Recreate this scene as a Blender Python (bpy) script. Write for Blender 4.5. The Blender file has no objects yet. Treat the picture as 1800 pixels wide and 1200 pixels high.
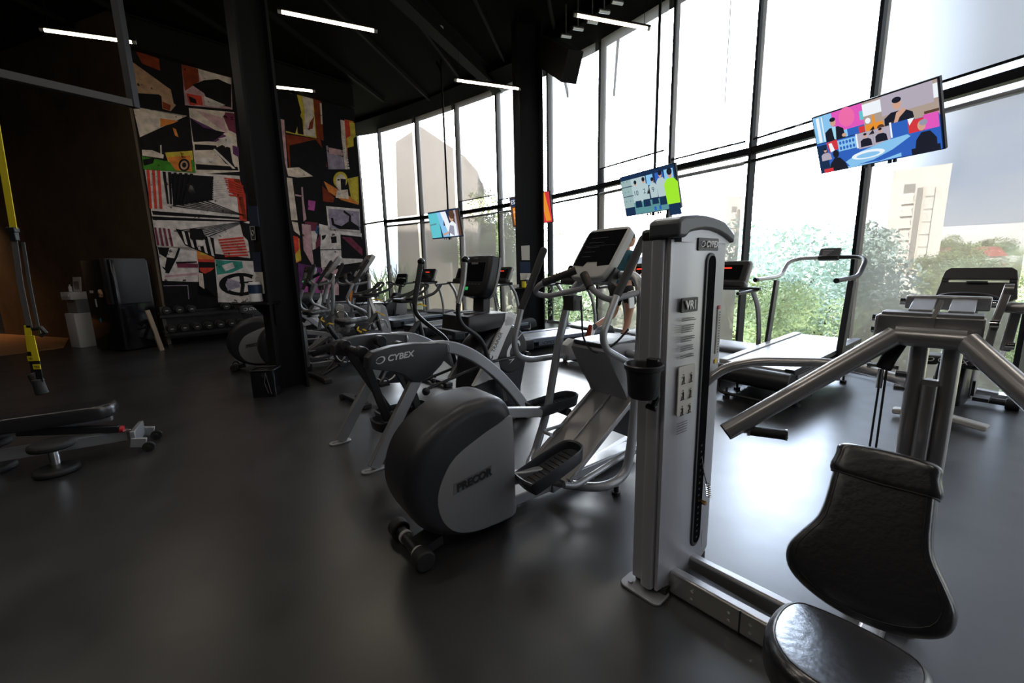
import bpy, bmesh, math, random
from mathutils import Vector, Matrix
random.seed(7)
R = math.radians
C = bpy.context.scene.collection

# ------------------------------------------------------------------ camera
F = 740.0; HC = 1.45                       # focal length in pixels of the 1800 px frame, eye height
_up = Vector((-100, 4200, 740)).normalized()
_f = Vector((0, 0, -1)); _Y = (_f - _up * _f.dot(_up)).normalized(); _X = _Y.cross(_up)
RM = Matrix((_X, _Y, _up))                 # camera axes -> world
cam = bpy.data.cameras.new('camera'); co = bpy.data.objects.new('camera', cam); C.objects.link(co)
cam.sensor_width = 36.0; cam.lens = F / 1800 * 36; cam.clip_start = 0.02; cam.clip_end = 3000
m = RM.to_4x4(); m.translation = (0, 0, HC); co.matrix_world = m
bpy.context.scene.camera = co
vs = bpy.context.scene.view_settings
vs.view_transform = 'Standard'; vs.look = 'None'; vs.gamma = 1.0; vs.use_curve_mapping = False
vs.exposure = 0.0

# ------------------------------------------------------------------ sky
w = bpy.data.worlds.new('sky'); bpy.context.scene.world = w; w.use_nodes = True
nt = w.node_tree; nt.nodes.clear()
N = nt.nodes.new; L = nt.links.new
tc = N('ShaderNodeTexCoord')
no = N('ShaderNodeTexNoise'); no.inputs['Scale'].default_value = 2.2; no.inputs['Detail'].default_value = 6
mp = N('ShaderNodeMapping'); mp.inputs['Scale'].default_value = (1, 1, 2.6); L(tc.outputs['Generated'], mp.inputs[0]); L(mp.outputs[0], no.inputs[0])
cr = N('ShaderNodeValToRGB'); cr.color_ramp.elements[0].position = .36; cr.color_ramp.elements[0].color = (.55, .66, .86, 1)
cr.color_ramp.elements[1].position = .62; cr.color_ramp.elements[1].color = (1, 1, 1, 1); L(no.outputs[0], cr.inputs[0])
vd = N('ShaderNodeVectorMath'); vd.operation = 'DOT_PRODUCT'; vd.inputs[1].default_value = Vector((.20, .95, .26)).normalized()
nrm = N('ShaderNodeVectorMath'); nrm.operation = 'NORMALIZE'; L(tc.outputs['Generated'], nrm.inputs[0]); L(nrm.outputs[0], vd.inputs[0])
mr = N('ShaderNodeMapRange'); mr.inputs['From Min'].default_value = .83; mr.inputs['From Max'].default_value = .955
mr.inputs['To Min'].default_value = 3.2; mr.inputs['To Max'].default_value = 34.0; mr.interpolation_type = 'SMOOTHSTEP'; L(vd.outputs['Value'], mr.inputs['Value'])
bg = N('ShaderNodeBackground'); L(cr.outputs[0], bg.inputs[0]); L(mr.outputs[0], bg.inputs[1])
wo = N('ShaderNodeOutputWorld'); L(bg.outputs[0], wo.inputs[0])
sl_ = bpy.data.lights.new('sun', 'SUN'); sl_.energy = 14; sl_.angle = R(2); sl_.color = (1, .95, .88)
so_ = bpy.data.objects.new('sun', sl_); C.objects.link(so_); so_.rotation_euler = Vector((.62, .55, -.56)).to_track_quat('-Z', 'Y').to_euler()   # over the roof from behind the camera

# ------------------------------------------------------------------ measuring helpers (photo pixel -> metres in the room)
def ray(px, py): return RM @ Vector(((px - 900) / F, -(py - 600) / F, -1))
def P(px, py, z=0):
    d = ray(px, py); t = (z - HC) / d.z; return Vector((0, 0, HC)) + d * t
def D(px, py, yd):
    d = ray(px, py); return Vector((0, 0, HC)) + d * (yd / d.y)
class Fr:                                   # a machine's own frame: u forward, v left, z up
    def __init__(s, ox, oy, deg):
        a = R(deg); s.o = Vector((ox, oy)); s.u = Vector((math.cos(a), math.sin(a))); s.v = Vector((-s.u.y, s.u.x)); s.deg = deg
    def loc(s, p): d = p.xy - s.o; return Vector((d.dot(s.u), d.dot(s.v), p.z))
    def _pl(s, px, py, n, c):
        d = ray(px, py); o = Vector((0, 0)) - s.o; t = (c - n.dot(o)) / n.dot(d.xy); return s.loc(Vector((0, 0, HC)) + d * t)
    def V(s, px, py, v): return s._pl(px, py, s.v, v)
    def U(s, px, py, u): return s._pl(px, py, s.u, u)
    def Z(s, px, py, z): return s.loc(P(px, py, z))

# ------------------------------------------------------------------ materials
def mat(name, col, rough=.5, metal=0, bump=0, bscale=60, var=0, vscale=4, emit=None, es=1, coat=0, spec=.5):
    m = bpy.data.materials.new(name); m.use_nodes = True; n = m.node_tree; b = n.nodes['Principled BSDF']
    b.inputs['Base Color'].default_value = (*col, 1); b.inputs['Roughness'].default_value = rough; b.inputs['Metallic'].default_value = metal
    b.inputs['Coat Weight'].default_value = coat; b.inputs['Specular IOR Level'].default_value = spec
    if emit: b.inputs['Emission Color'].default_value = (*emit, 1); b.inputs['Emission Strength'].default_value = es
    t = None
    if var or bump: t = n.nodes.new('ShaderNodeTexCoord')
    if var:
        x = n.nodes.new('ShaderNodeTexNoise'); x.inputs['Scale'].default_value = vscale; x.inputs['Detail'].default_value = 6; n.links.new(t.outputs['Object'], x.inputs[0])
        r = n.nodes.new('ShaderNodeValToRGB'); e = r.color_ramp.elements; e[0].position = .3; e[1].position = .7
        e[0].color = (*[c * (1 - var) for c in col], 1); e[1].color = (*[min(1, c * (1 + var)) for c in col], 1)
        n.links.new(x.outputs[0], r.inputs[0]); n.links.new(r.outputs[0], b.inputs['Base Color'])
    if bump:
        x = n.nodes.new('ShaderNodeTexNoise'); x.inputs['Scale'].default_value = bscale; x.inputs['Detail'].default_value = 4; n.links.new(t.outputs['Object'], x.inputs[0])
        bp = n.nodes.new('ShaderNodeBump'); bp.inputs['Strength'].default_value = bump; bp.inputs['Distance'].default_value = .01
        n.links.new(x.outputs[0], bp.inputs['Height']); n.links.new(bp.outputs[0], b.inputs['Normal'])
    return m
M = {}
M['silver'] = mat('silver_paint', (.34, .35, .37), .36, .55, bump=.03, bscale=400)
M['tower'] = mat('tower_silver', (.46, .465, .50), .38, .4, bump=.05, bscale=300)
M['steel'] = mat('brushed_steel', (.40, .39, .39), .3, .75)
M['gunmetal'] = mat('gunmetal', (.36, .355, .36), .3, .65)
M['grey'] = mat('grey_plastic', (.24, .24, .255), .5, .05, bump=.05, bscale=500)
M['lgrey'] = mat('light_grey_plastic', (.42, .42, .41), .45, .05)
M['graphite'] = mat('graphite', (.020, .021, .026), .40)
M['capgrey'] = mat('cap_grey', (.075, .078, .09), .38)
M['black'] = mat('black_plastic', (.012, .012, .014), .4)
M['gloss'] = mat('gloss_black', (.008, .008, .01), .12)
M['rubber'] = mat('black_rubber', (.010, .010, .011), .65, bump=.2, bscale=250)
M['vinyl'] = mat('black_vinyl', (.014, .014, .017), .27, bump=.10, bscale=45, spec=.9)
M['chrome'] = mat('chrome', (.75, .75, .75), .12, 1)
M['gold'] = mat('brass_contact', (.7, .42, .14), .25, 1)
M['white'] = mat('white_plastic', (.75, .75, .76), .4)
M['offwhite'] = mat('dispenser_grey', (.66, .66, .68), .5)
M['yellow'] = mat('yellow_knob', (.75, .48, .02), .45)
M['strap'] = mat('yellow_webbing', (.72, .58, .01), .7)
M['strapgrey'] = mat('grey_webbing', (.10, .10, .10), .8)
M['red'] = mat('red_cap', (.5, .02, .03), .4)
M['orange'] = mat('orange_trim', (.8, .2, .02), .4)
M['letter'] = mat('letter_silver', (.72, .73, .74), .4)
M['ink'] = mat('ink', (.02, .02, .022), .5)
M['paper'] = mat('paper', (.62, .60, .56), .7)
M['blue'] = mat('poster_blue', (.012, .03, .08), .5)
M['column'] = mat('black_steel_column', (.0022, .0026, .0045), .7, spec=.25)
M['ceil'] = mat('black_ceiling', (.002, .002, .002), .9, spec=.1)
M['beam'] = mat('black_beam', (.004, .004, .005), .75, spec=.2)
M['frame'] = mat('window_aluminium', (.006, .007, .009), .6, spec=.15)
M['fin'] = mat('steel_fin', (.55, .56, .58), .3, .8)
M['floorwood'] = mat('tan_floor', (.42, .22, .10), .4, var=.2, vscale=3)
M['darkwall'] = mat('dark_wall', (.02, .02, .022), .7)
M['wood'] = mat('bent_plywood', (.26, .18, .11), .5)
M['skin'] = mat('skin', (.50, .26, .17), .5)
M['teal'] = mat('teal_shirt', (.03, .12, .16), .8)
M['shorts'] = mat('black_shorts', (.01, .01, .012), .85)
M['hair'] = mat('dark_hair', (.02, .014, .01), .7)
M['belt'] = mat('treadmill_belt', (.03, .03, .032), .45)
M['bluegrey'] = mat('blue_grey_rail', (.16, .19, .24), .35, .3)
M['led_red'] = mat('red_led', (.1, 0, 0), .5, emit=(1, .05, .02), es=1.6)
M['led_green'] = mat('green_led', (0, .05, 0), .5, emit=(.06, .55, .18), es=.5)
M['tube'] = mat('lit_tube', (1, 1, 1), .5, emit=(1, .80, .52), es=14)

def nodes_mat(name):
    m = bpy.data.materials.new(name); m.use_nodes = True; n = m.node_tree; n.nodes.clear()
    return m, n.nodes.new, n.links.new
# floor: dark polished resin with streaks and scuffs
m, n, l = nodes_mat('dark_resin_floor'); M['floor'] = m
o = n('ShaderNodeOutputMaterial'); b = n('ShaderNodeBsdfPrincipled'); l(b.outputs[0], o.inputs[0]); t = n('ShaderNodeTexCoord')
x = n('ShaderNodeTexNoise'); x.inputs['Scale'].default_value = .9; x.inputs['Detail'].default_value = 9; x.inputs['Roughness'].default_value = .62; l(t.outputs['Object'], x.inputs[0])
r = n('ShaderNodeValToRGB'); r.color_ramp.elements[0].position = .32; r.color_ramp.elements[0].color = (.012, .0118, .0125, 1); r.color_ramp.elements[1].position = .7; r.color_ramp.elements[1].color = (.036, .0345, .0355, 1)
l(x.outputs[0], r.inputs[0]); l(r.outputs[0], b.inputs['Base Color'])
x2 = n('ShaderNodeTexNoise'); x2.inputs['Scale'].default_value = 3.5; x2.inputs['Detail'].default_value = 8; l(t.outputs['Object'], x2.inputs[0])
b.inputs['Specular IOR Level'].default_value = 1.0
q = n('ShaderNodeMapRange'); q.inputs['To Min'].default_value = .25; q.inputs['To Max'].default_value = .40; l(x2.outputs[0], q.inputs[0]); l(q.outputs[0], b.inputs['Roughness'])
bp = n('ShaderNodeBump'); bp.inputs['Strength'].default_value = .12; bp.inputs['Distance'].default_value = .01; l(x2.outputs[0], bp.inputs['Height']); l(bp.outputs[0], b.inputs['Normal'])
# brown plastered wall
m, n, l = nodes_mat('brown_plaster'); M['brown'] = m
o = n('ShaderNodeOutputMaterial'); b = n('ShaderNodeBsdfPrincipled'); l(b.outputs[0], o.inputs[0]); t = n('ShaderNodeTexCoord')
x = n('ShaderNodeTexNoise'); x.inputs['Scale'].default_value = 1.3; x.inputs['Detail'].default_value = 10; x.inputs['Roughness'].default_value = .65; l(t.outputs['Object'], x.inputs[0])
r = n('ShaderNodeValToRGB'); r.color_ramp.elements[0].position = .3; r.color_ramp.elements[0].color = (.050, .034, .021, 1); r.color_ramp.elements[1].position = .7; r.color_ramp.elements[1].color = (.115, .078, .046, 1)
l(x.outputs[0], r.inputs[0]); l(r.outputs[0], b.inputs['Base Color']); b.inputs['Roughness'].default_value = .75
# thin window glass
m, n, l = nodes_mat('window_glass'); M['glass'] = m
o = n('ShaderNodeOutputMaterial'); a = n('ShaderNodeBsdfTransparent'); g = n('ShaderNodeBsdfGlossy'); g.inputs['Roughness'].default_value = .02; mx = n('ShaderNodeMixShader')
mx.inputs[0].default_value = .06; l(a.outputs[0], mx.inputs[1]); l(g.outputs[0], mx.inputs[2]); l(mx.outputs[0], o.inputs[0])
a.inputs[0].default_value = (.93, .96, .96, 1)
# sun-screen fabric: partly see-through, partly glowing with the daylight behind it
def screen(name, open_, col, tr):
    m, n, l = nodes_mat(name)
    o = n('ShaderNodeOutputMaterial'); a = n('ShaderNodeBsdfTransparent'); d = n('ShaderNodeBsdfDiffuse'); tl = n('ShaderNodeBsdfTranslucent')
    m1 = n('ShaderNodeMixShader'); m2 = n('ShaderNodeMixShader'); m1.inputs[0].default_value = tr; m2.inputs[0].default_value = open_
    t = n('ShaderNodeTexCoord'); x = n('ShaderNodeTexNoise'); x.inputs['Scale'].default_value = 1.2; x.inputs['Detail'].default_value = 5; l(t.outputs['Object'], x.inputs[0])
    r = n('ShaderNodeValToRGB'); r.color_ramp.elements[0].color = (*[c * .85 for c in col], 1); r.color_ramp.elements[1].color = (*col, 1); l(x.outputs[0], r.inputs[0])
    l(r.outputs[0], d.inputs[0]); l(r.outputs[0], tl.inputs[0])
    l(d.outputs[0], m1.inputs[1]); l(tl.outputs[0], m1.inputs[2]); l(m1.outputs[0], m2.inputs[1]); l(a.outputs[0], m2.inputs[2]); l(m2.outputs[0], o.inputs[0])
    return m
M['screen'] = screen('screen_fabric', .19, (.56, .51, .48), .08)
M['blind'] = screen('blind_fabric', .13, (.70, .68, .68), .12)

# ------------------------------------------------------------------ mesh helpers
def fillet(pts, rad, n=5):
    pts = [Vector(p) for p in pts]; out = [pts[0]]
    for i in range(1, len(pts) - 1):
        a, b, c = pts[i - 1], pts[i], pts[i + 1]; d1 = (a - b); d2 = (c - b)
        k = min(rad, d1.length * .48, d2.length * .48); s = b + d1.normalized() * k; e = b + d2.normalized() * k
        for j in range(n + 1):
            t = j / n; out.append(s * (1 - t) ** 2 + b * 2 * t * (1 - t) + e * t * t)
    out.append(pts[-1]); return out
class MB:
    def __init__(s): s.b = bmesh.new()
    def box(s, c, size, rot=None):
        r = bmesh.ops.create_cube(s.b, size=1); mt = Matrix.Translation(Vector(c)) @ (rot.to_4x4() if rot else Matrix()) @ Matrix.Diagonal((*size, 1))
        bmesh.ops.transform(s.b, matrix=mt, verts=r['verts']); return s
    def loft(s, secs, cap=True, closed=False):
        rows = [[s.b.verts.new(p) for p in q] for q in secs]; k = len(rows[0])
        rng = range(len(rows) if closed else len(rows) - 1)
        for i in rng:
            A, B = rows[i], rows[(i + 1) % len(rows)]
            for j in range(k): s.b.faces.new((A[j], A[(j + 1) % k], B[(j + 1) % k], B[j]))
        if cap and not closed: s.b.faces.new(rows[0][::-1]); s.b.faces.new(rows[-1])
        return s
    def tube(s, pts, r, seg=12, fil=0, r2=None, sx=1, sy=1, up=None):
        pts = [Vector(p) for p in pts]
        if fil: pts = fillet(pts, fil)
        n = len(pts); secs = []; t0 = (pts[1] - pts[0]).normalized()
        nx = (Vector(up) if up else (Vector((0, 0, 1)) if abs(t0.z) < .9 else Vector((1, 0, 0)))); nx = (nx - t0 * nx.dot(t0)).normalized()
        for i, p in enumerate(pts):
            t = (pts[min(i + 1, n - 1)] - pts[max(i - 1, 0)]).normalized(); nx = (nx - t * nx.dot(t)).normalized(); ny = t.cross(nx)
            rr = r if r2 is None else r + (r2 - r) * i / (n - 1)
            secs.append([p + nx * rr * sx * math.cos(2 * math.pi * j / seg) + ny * rr * sy * math.sin(2 * math.pi * j / seg) for j in range(seg)])
        return s.loft(secs)
    def bar(s, pts, wd, ht, up=(0, 0, 1), fil=0):          # rectangular section swept along pts; ht along up
        pts = [Vector(p) for p in pts]
        if fil: pts = fillet(pts, fil, 6)
        n = len(pts); secs = []; u = Vector(up)
        for i, p in enumerate(pts):
            t = (pts[min(i + 1, n - 1)] - pts[max(i - 1, 0)]).normalized(); nx = (u - t * u.dot(t)).normalized(); ny = t.cross(nx)
            secs.append([p + nx * a * ht / 2 + ny * b * wd / 2 for a, b in ((1, 1), (1, -1), (-1, -1), (-1, 1))])
        return s.loft(secs)
    def cyl(s, a, b, r, seg=20, r2=None): return s.tube([a, b], r, seg, r2=r2)
    def ball(s, c, r, sc=(1, 1, 1), sub=2):
        q = bmesh.ops.create_icosphere(s.b, subdivisions=sub, radius=r); bmesh.ops.transform(s.b, matrix=Matrix.Translation(Vector(c)) @ Matrix.Diagonal((*sc, 1)), verts=q['verts']); return s
    def prism(s, poly, f, h0, h1): return s.loft([[f(x, y, h0) for x, y in poly], [f(x, y, h1) for x, y in poly]])
    def pillow(s, poly, f, h0, h1, r, n=4, taper=1):
        cx = sum(p[0] for p in poly) / len(poly); cy = sum(p[1] for p in poly) / len(poly)
        sz = max(max(abs(p[0] - cx) for p in poly), max(abs(p[1] - cy) for p in poly)); secs = []
        for side in (0, 1):
            for k in range(n + 1):
                t = k / n if side == 0 else 1 - k / n
                ins = r * (1 - math.sin(t * math.pi / 2)); h = (h0 + r * taper * (1 - math.cos(t * math.pi / 2))) if side == 0 else (h1 - r * taper * (1 - math.cos(t * math.pi / 2)))
                sc = 1 - ins / sz; secs.append([f(cx + (x - cx) * sc, cy + (y - cy) * sc, h) for x, y in poly])
        return s.loft(secs)
    def quad(s, pts): s.b.faces.new([s.b.verts.new(p) for p in pts]); return s
    def build(s, name, m, parent=None, bevel=0, ang=40, sub=0, mats=None):
        bmesh.ops.recalc_face_normals(s.b, faces=s.b.faces)
        me = bpy.data.meshes.new(name); s.b.to_mesh(me); s.b.free()
        me.materials.append(M[m] if isinstance(m, str) else m)
        for p in me.polygons: p.use_smooth = True
        me.set_sharp_from_angle(angle=R(ang))
        o = bpy.data.objects.new(name, me); C.objects.link(o)
        if parent: o.parent = parent
        if bevel:
            k = o.modifiers.new('bevel', 'BEVEL'); k.width = bevel; k.segments = 2; k.limit_method = 'ANGLE'; k.angle_limit = R(40)
        if sub:
            k = o.modifiers.new('sub', 'SUBSURF'); k.levels = sub; k.render_levels = sub
        return o
UZ = lambda x, y, h: Vector((x, h, y))        # profile in u-z, extruded along v
UV = lambda x, y, h: Vector((x, y, h))        # plan profile, extruded up
VZ = lambda x, y, h: Vector((h, x, y))        # profile in v-z, extruded along u
def smooth_poly(pts, n=4, closed=True):       # Catmull-Rom through 2D points
    k = len(pts); out = []
    for i in range(k):
        p0, p1, p2, p3 = [Vector(pts[(i + j - 1) % k]) for j in range(4)]
        for j in range(n):
            t = j / n; out.append(tuple(.5 * ((2 * p1) + (p2 - p0) * t + (2 * p0 - 5 * p1 + 4 * p2 - p3) * t * t + (3 * p1 - p0 - 3 * p2 + p3) * t ** 3)))
    return out
def rrect(x0, y0, x1, y1, r, n=4):
    out = []
    for cx, cy, a in ((x1 - r, y1 - r, 0), (x0 + r, y1 - r, 90), (x0 + r, y0 + r, 180), (x1 - r, y0 + r, 270)):
        for k in range(n + 1): out.append((cx + r * math.cos(R(a + 90 * k / n)), cy + r * math.sin(R(a + 90 * k / n))))
    return out
def thing(name, label, cat, loc=(0, 0, 0), deg=0, group=None):
    o = bpy.data.objects.new(name, None); C.objects.link(o); o.empty_display_size = .1
    o.location = loc if len(loc) == 3 else (*loc, 0); o.rotation_euler = (0, 0, R(deg)); o['label'] = label; o['category'] = cat
    if group: o['group'] = group
    return o
def tag(o, label, cat, group=None, kind=None):
    o['label'] = label; o['category'] = cat
    if group: o['group'] = group
    if kind: o['kind'] = kind
    return o
def struct(o): o['kind'] = 'structure'; return o
def basis(o, org, x, y):                       # place o so its local x / y run along the given directions
    x = Vector(x).normalized(); y = Vector(y); y = (y - x * y.dot(x)).normalized(); z = x.cross(y)
    mt = Matrix((x, y, z)).transposed().to_4x4(); mt.translation = Vector(org); o.matrix_local = mt; return o
def text(s, size, m, parent, org, x, y, name='lettering', shear=0, ext=.0015, wscale=1, align='LEFT', bold=0):
    c = bpy.data.curves.new('t', 'FONT'); c.body = s; c.size = size; c.extrude = ext; c.shear = shear; c.align_x = align; c.offset = bold
    o = bpy.data.objects.new('t', c); C.objects.link(o); dg = bpy.context.evaluated_depsgraph_get()
    me = bpy.data.meshes.new_from_object(o.evaluated_get(dg)); bpy.data.objects.remove(o)
    for v in me.vertices: v.co.x *= wscale
    me.materials.clear(); me.materials.append(M[m] if isinstance(m, str) else m)
    k = bpy.data.objects.new(name, me); C.objects.link(k); k.parent = parent; basis(k, org, x, y); return k
def copy_tree(o, parent=None):
    c = o.copy(); C.objects.link(c); c.parent = parent
    for ch in list(o.children): copy_tree(ch, c)
    return c
def swoosh(parent, org, x, y, s, m='letter', name='emblem'):   # the open oval emblem
    b = MB(); n = 28
    for k in range(n):
        a0 = R(-165 + 338 * k / n); a1 = R(-165 + 338 * (k + 1) / n)
        w0 = .10 + .24 * math.sin(math.pi * k / n) ** 1.5; w1 = .10 + .24 * math.sin(math.pi * (k + 1) / n) ** 1.5
        b.quad([Vector((math.cos(a) * rr * 1.35 + .35 * math.sin(a) * rr, math.sin(a) * rr, 0)) * s for a, rr in ((a0, 1), (a1, 1), (a1, 1 - w1), (a0, 1 - w0))])
    o = b.build(name, m, parent); basis(o, org, x, y); return o

# ------------------------------------------------------------------ room shell
FAC = [(-5.62, 16.61), (-4.40, 15.50), (-2.93, 14.61), (-1.52, 13.65), (-.26, 12.43), (1.03, 11.07), (2.02, 9.72), (3.00, 8.17), (3.83, 6.98), (4.465, 5.515),
       (5.03, 4.05), (5.45, 2.5), (5.68, .9), (5.72, -.8), (5.55, -2.5)]
CT = [6.37, 6.15, 6.19, 6.23, 6.15, 6.05, 5.98, 5.93, 5.92, 5.92, 5.92, 5.92, 5.92, 5.92, 5.92]
outline = [(-16, -5.5), (5.9, -5.5), (5.9, -2.5)] + [(x + .12, y + .12) for x, y in FAC[::-1]] + [(-16, 17)]
b = MB(); b.loft([[Vector((x, y, -.3)) for x, y in outline], [Vector((x, y, 0)) for x, y in outline]]); struct(b.build('floor', 'floor'))
s0, s1, s2, s3 = P(-260, 640), P(0, 625), P(112, 611), P(121, 594)
b = MB(); b.loft([[Vector((p.x, p.y, z)) for p in (s0, s1, s2, s3, P(10, 587), P(-260, 580))] for z in (-.01, .004)]); struct(b.build('floor_tan', 'floorwood'))
b = MB(); b.loft([[Vector((x, y, 6.4)) for x, y in outline], [Vector((x, y, 6.7)) for x, y in outline]]); struct(b.build('ceiling', 'ceil'))
# soffit that closes the ceiling against the curved window wall
def offs(i, d):
    a = Vector(FAC[max(i - 1, 0)]); c = Vector(FAC[min(i + 1, len(FAC) - 1)]); t = (c - a).normalized(); return Vector(FAC[i]) + Vector((-t.y, t.x)) * -d
b = MB(); b.loft([[Vector((*offs(i, e), z)) for e, z in ((-.15, CT[i]), (.75, CT[i] + .12), (.75, 6.45), (-.15, 6.45))] for i in range(len(FAC))]); struct(b.build('ceiling_edge', 'ceil'))
# walls
b = MB(); b.box((-5, -5.5, 3.2), (22, .2, 6.6)); struct(b.build('wall_back', 'darkwall'))
b = MB(); b.box((-16, 5.5, 3.2), (.2, 23, 6.6)); struct(b.build('wall_left', 'darkwall'))
b = MB(); b.box((-10.9, 16.9, 3.2), (10.6, .2, 6.6)); struct(b.build('wall_far', 'darkwall'))
b = MB(); b.box((5.85, -4.1, 3.2), (.2, 3.2, 6.6)); struct(b.build('wall_right', 'darkwall'))
W0 = Vector((-13.62, 11.25)); W1 = Vector((-7.32, 8.87)); wd = (W1 - W0).normalized(); wn = Vector((-wd.y, wd.x))
b = MB(); b.loft([[Vector((*q, z)) for q in (W0, W1, W1 + wn * .3, W0 + wn * .3)] for z in (0, 6.42)]); struct(b.build('wall_brown', 'brown'))
A = Vector((-7.30, 8.92)); mu = Vector((math.cos(R(47)), math.sin(R(47)))); mn = Vector((mu.y, -mu.x))     # mural wall direction and its face normal
b = MB(); b.loft([[Vector((*q, z)) for q in (A, A + mu * 4.66, A + mu * 4.66 - mn * .25, A - mn * .25)] for z in (0, 6.42)]); struct(b.build('wall_mural', 'column'))

# window wall: one frame per bay
def fpt(i, t, off=0):
    a, c = Vector(FAC[i]), Vector(FAC[i + 1]); d = (c - a).normalized(); return a + (c - a) * t + Vector((-d.y, d.x)) * off   # +off = outside
for i in range(len(FAC) - 1):
    w_ = bpy.data.objects.new('window_%d' % (i + 1), None); C.objects.link(w_); w_['kind'] = 'structure'
    a, c = Vector(FAC[i]), Vector(FAC[i + 1]); d = (c - a).normalized(); up = Vector((0, 0, 1)); ct = CT[i] + .3
    rot = Matrix.Rotation(math.atan2(d.y, d.x), 3, 'Z'); Ln = (c - a).length; md = (a + c) / 2; n2 = Vector((-d.y, d.x))
    b = MB(); b.box((a.x, a.y, ct / 2), (.045, .13, ct), rot); b.build('mullion', 'frame', w_)
    if i in (2, 3, 4, 6, 5):
        q = a + d * .09 + n2 * .02; b = MB(); b.cyl((q.x, q.y, 0), (q.x, q.y, CT[i]), .03, 12); b.build('steel_fin', 'fin', w_)
    th = .045 if i == 0 else .1
    b = MB(); b.box((md.x, md.y, 3.2 - th / 2), (Ln, .12, th), rot); b.build('transom', 'frame', w_)
    if i: b = MB(); b.box((md.x, md.y, 3.0), (Ln, .07, .035), rot); b.build('transom_rail', 'frame', w_)
    b = MB(); b.box((md.x, md.y, .03), (Ln, .14, .06), rot); b.build('sill', 'fin', w_)
    for z0, z1 in ((.06, 2.98), (3.2, ct)):
        p0, p1 = a + n2 * .05, c + n2 * .05
        b = MB(); b.quad([Vector((*p0, z0)), Vector((*p1, z0)), Vector((*p1, z1)), Vector((*p0, z1))]); b.build('pane', 'glass', w_)

# roller blinds: cloth with gentle vertical waves, a hem bar below and a roll on top
place = {1: 'in the tan bay next to the mural end', 2: 'in the second bay from the mural', 3: 'in the bay with the thatch shadow', 4: 'in the bay half hidden by the far black column',
         5: 'in the bay just right of the far black column', 6: 'in the bay behind the football television', 7: 'in the bay above the silver weight tower', 8: 'in the bay above the walking treadmill', 9: 'at the right end above the large television',
         10: 'at the far right edge', 11: 'out of frame'}
def blind(i, z0, z1, m, where, wave=.02, fold=0, off=-.11):
    a, c = fpt(i, .055, off), fpt(i, .955, off); d = (c - a); n2 = Vector((-d.y, d.x)).normalized()
    b = MB(); nx, nz = 26, 8; rows = []
    for k in range(nz + 1):
        z = z0 + (z1 - z0) * k / nz; row = []
        for j in range(nx + 1):
            s = j / nx; amp = wave * (1 - k / nz) ** .7 + fold * math.exp(-((s - .3) / .16) ** 2) * (1 - k / nz)
            o_ = amp * math.sin(s * (9 if not fold else 34) + i * 1.7); q = a + d * s + n2 * o_; zz = z + (.03 * math.sin(s * 7 + i) * (1 - k / nz) if fold or wave > .015 else 0)
            row.append(b.b.verts.new((q.x, q.y, zz)))
        rows.append(row)
    for k in range(nz):
        for j in range(nx): b.b.faces.new((rows[k][j], rows[k][j + 1], rows[k + 1][j + 1], rows[k + 1][j]))
    o = b.build('roller_blind', m, ang=180); tag(o, where, 'blind', 'roller blinds on the window wall')
    if z1 < 3.1 or z0 > 3.25:
        b = MB(); b.bar([Vector((*a, z0 - .01)), Vector((*c, z0 - .01))], .02, .025); b.build('hem_bar', 'frame' if z0 > 3.25 else 'fin', o)
    b = MB(); b.cyl((*a, z1), (*c, z1), .03, 10); b.build('roller_tube', 'fin' if z1 < 3.1 else 'frame', o)
    return o
for i, z0, m, wv, fl in ((1, 3.24, 'screen', .004, 0), (2, 3.24, 'screen', .004, 0), (3, 3.48, 'screen', .01, 0), (4, 3.32, 'blind', .01, 0), (5, 3.22, 'blind', .02, .05),
                         (6, 3.5, 'blind', .01, 0), (7, 3.3, 'blind', .03, .02), (8, 3.3, 'blind', .03, .01), (9, 3.28, 'blind', .015, 0), (10, 3.28, 'blind', .01, 0), (11, 3.28, 'blind', .01, 0), (12, 3.28, 'blind', .01, 0), (13, 3.28, 'blind', .01, 0)):
    blind(i, z0, CT[i] + .1, m, ('upper roller blind of pale fabric ' + place[i]) if i in place and i < 11 else 'upper pale roller blind beyond the right edge of the view', wv, fl)
for i, z0 in ((1, .08), (2, .08), (3, .08), (4, .08), (6, .08), (7, .08), (9, .08), (10, .08), (12, .08)):
    blind(i, z0, 2.97, 'screen', ('lower see-through roller blind ' + place[i]) if i in place and i < 11 else 'lower see-through roller blind beyond the right edge of the view', .004)
for o_, (x, y0, y1) in zip('ab', ((1014, 125, 265), (1284, 200, 243))):
    i = 5 if o_ == 'a' else 7; q = fpt(i, .5 if i == 5 else .72, -.16); b = MB(); b.cyl((q.x, q.y, 3.9), (q.x, q.y, 6.0), .006, 6)
    tag(b.build('blind_cord', 'ink'), 'thin dark pull cord hanging in front of the ' + ('folded blind right of the far column' if i == 5 else 'blind above the silver weight tower'), 'cord')

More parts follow.
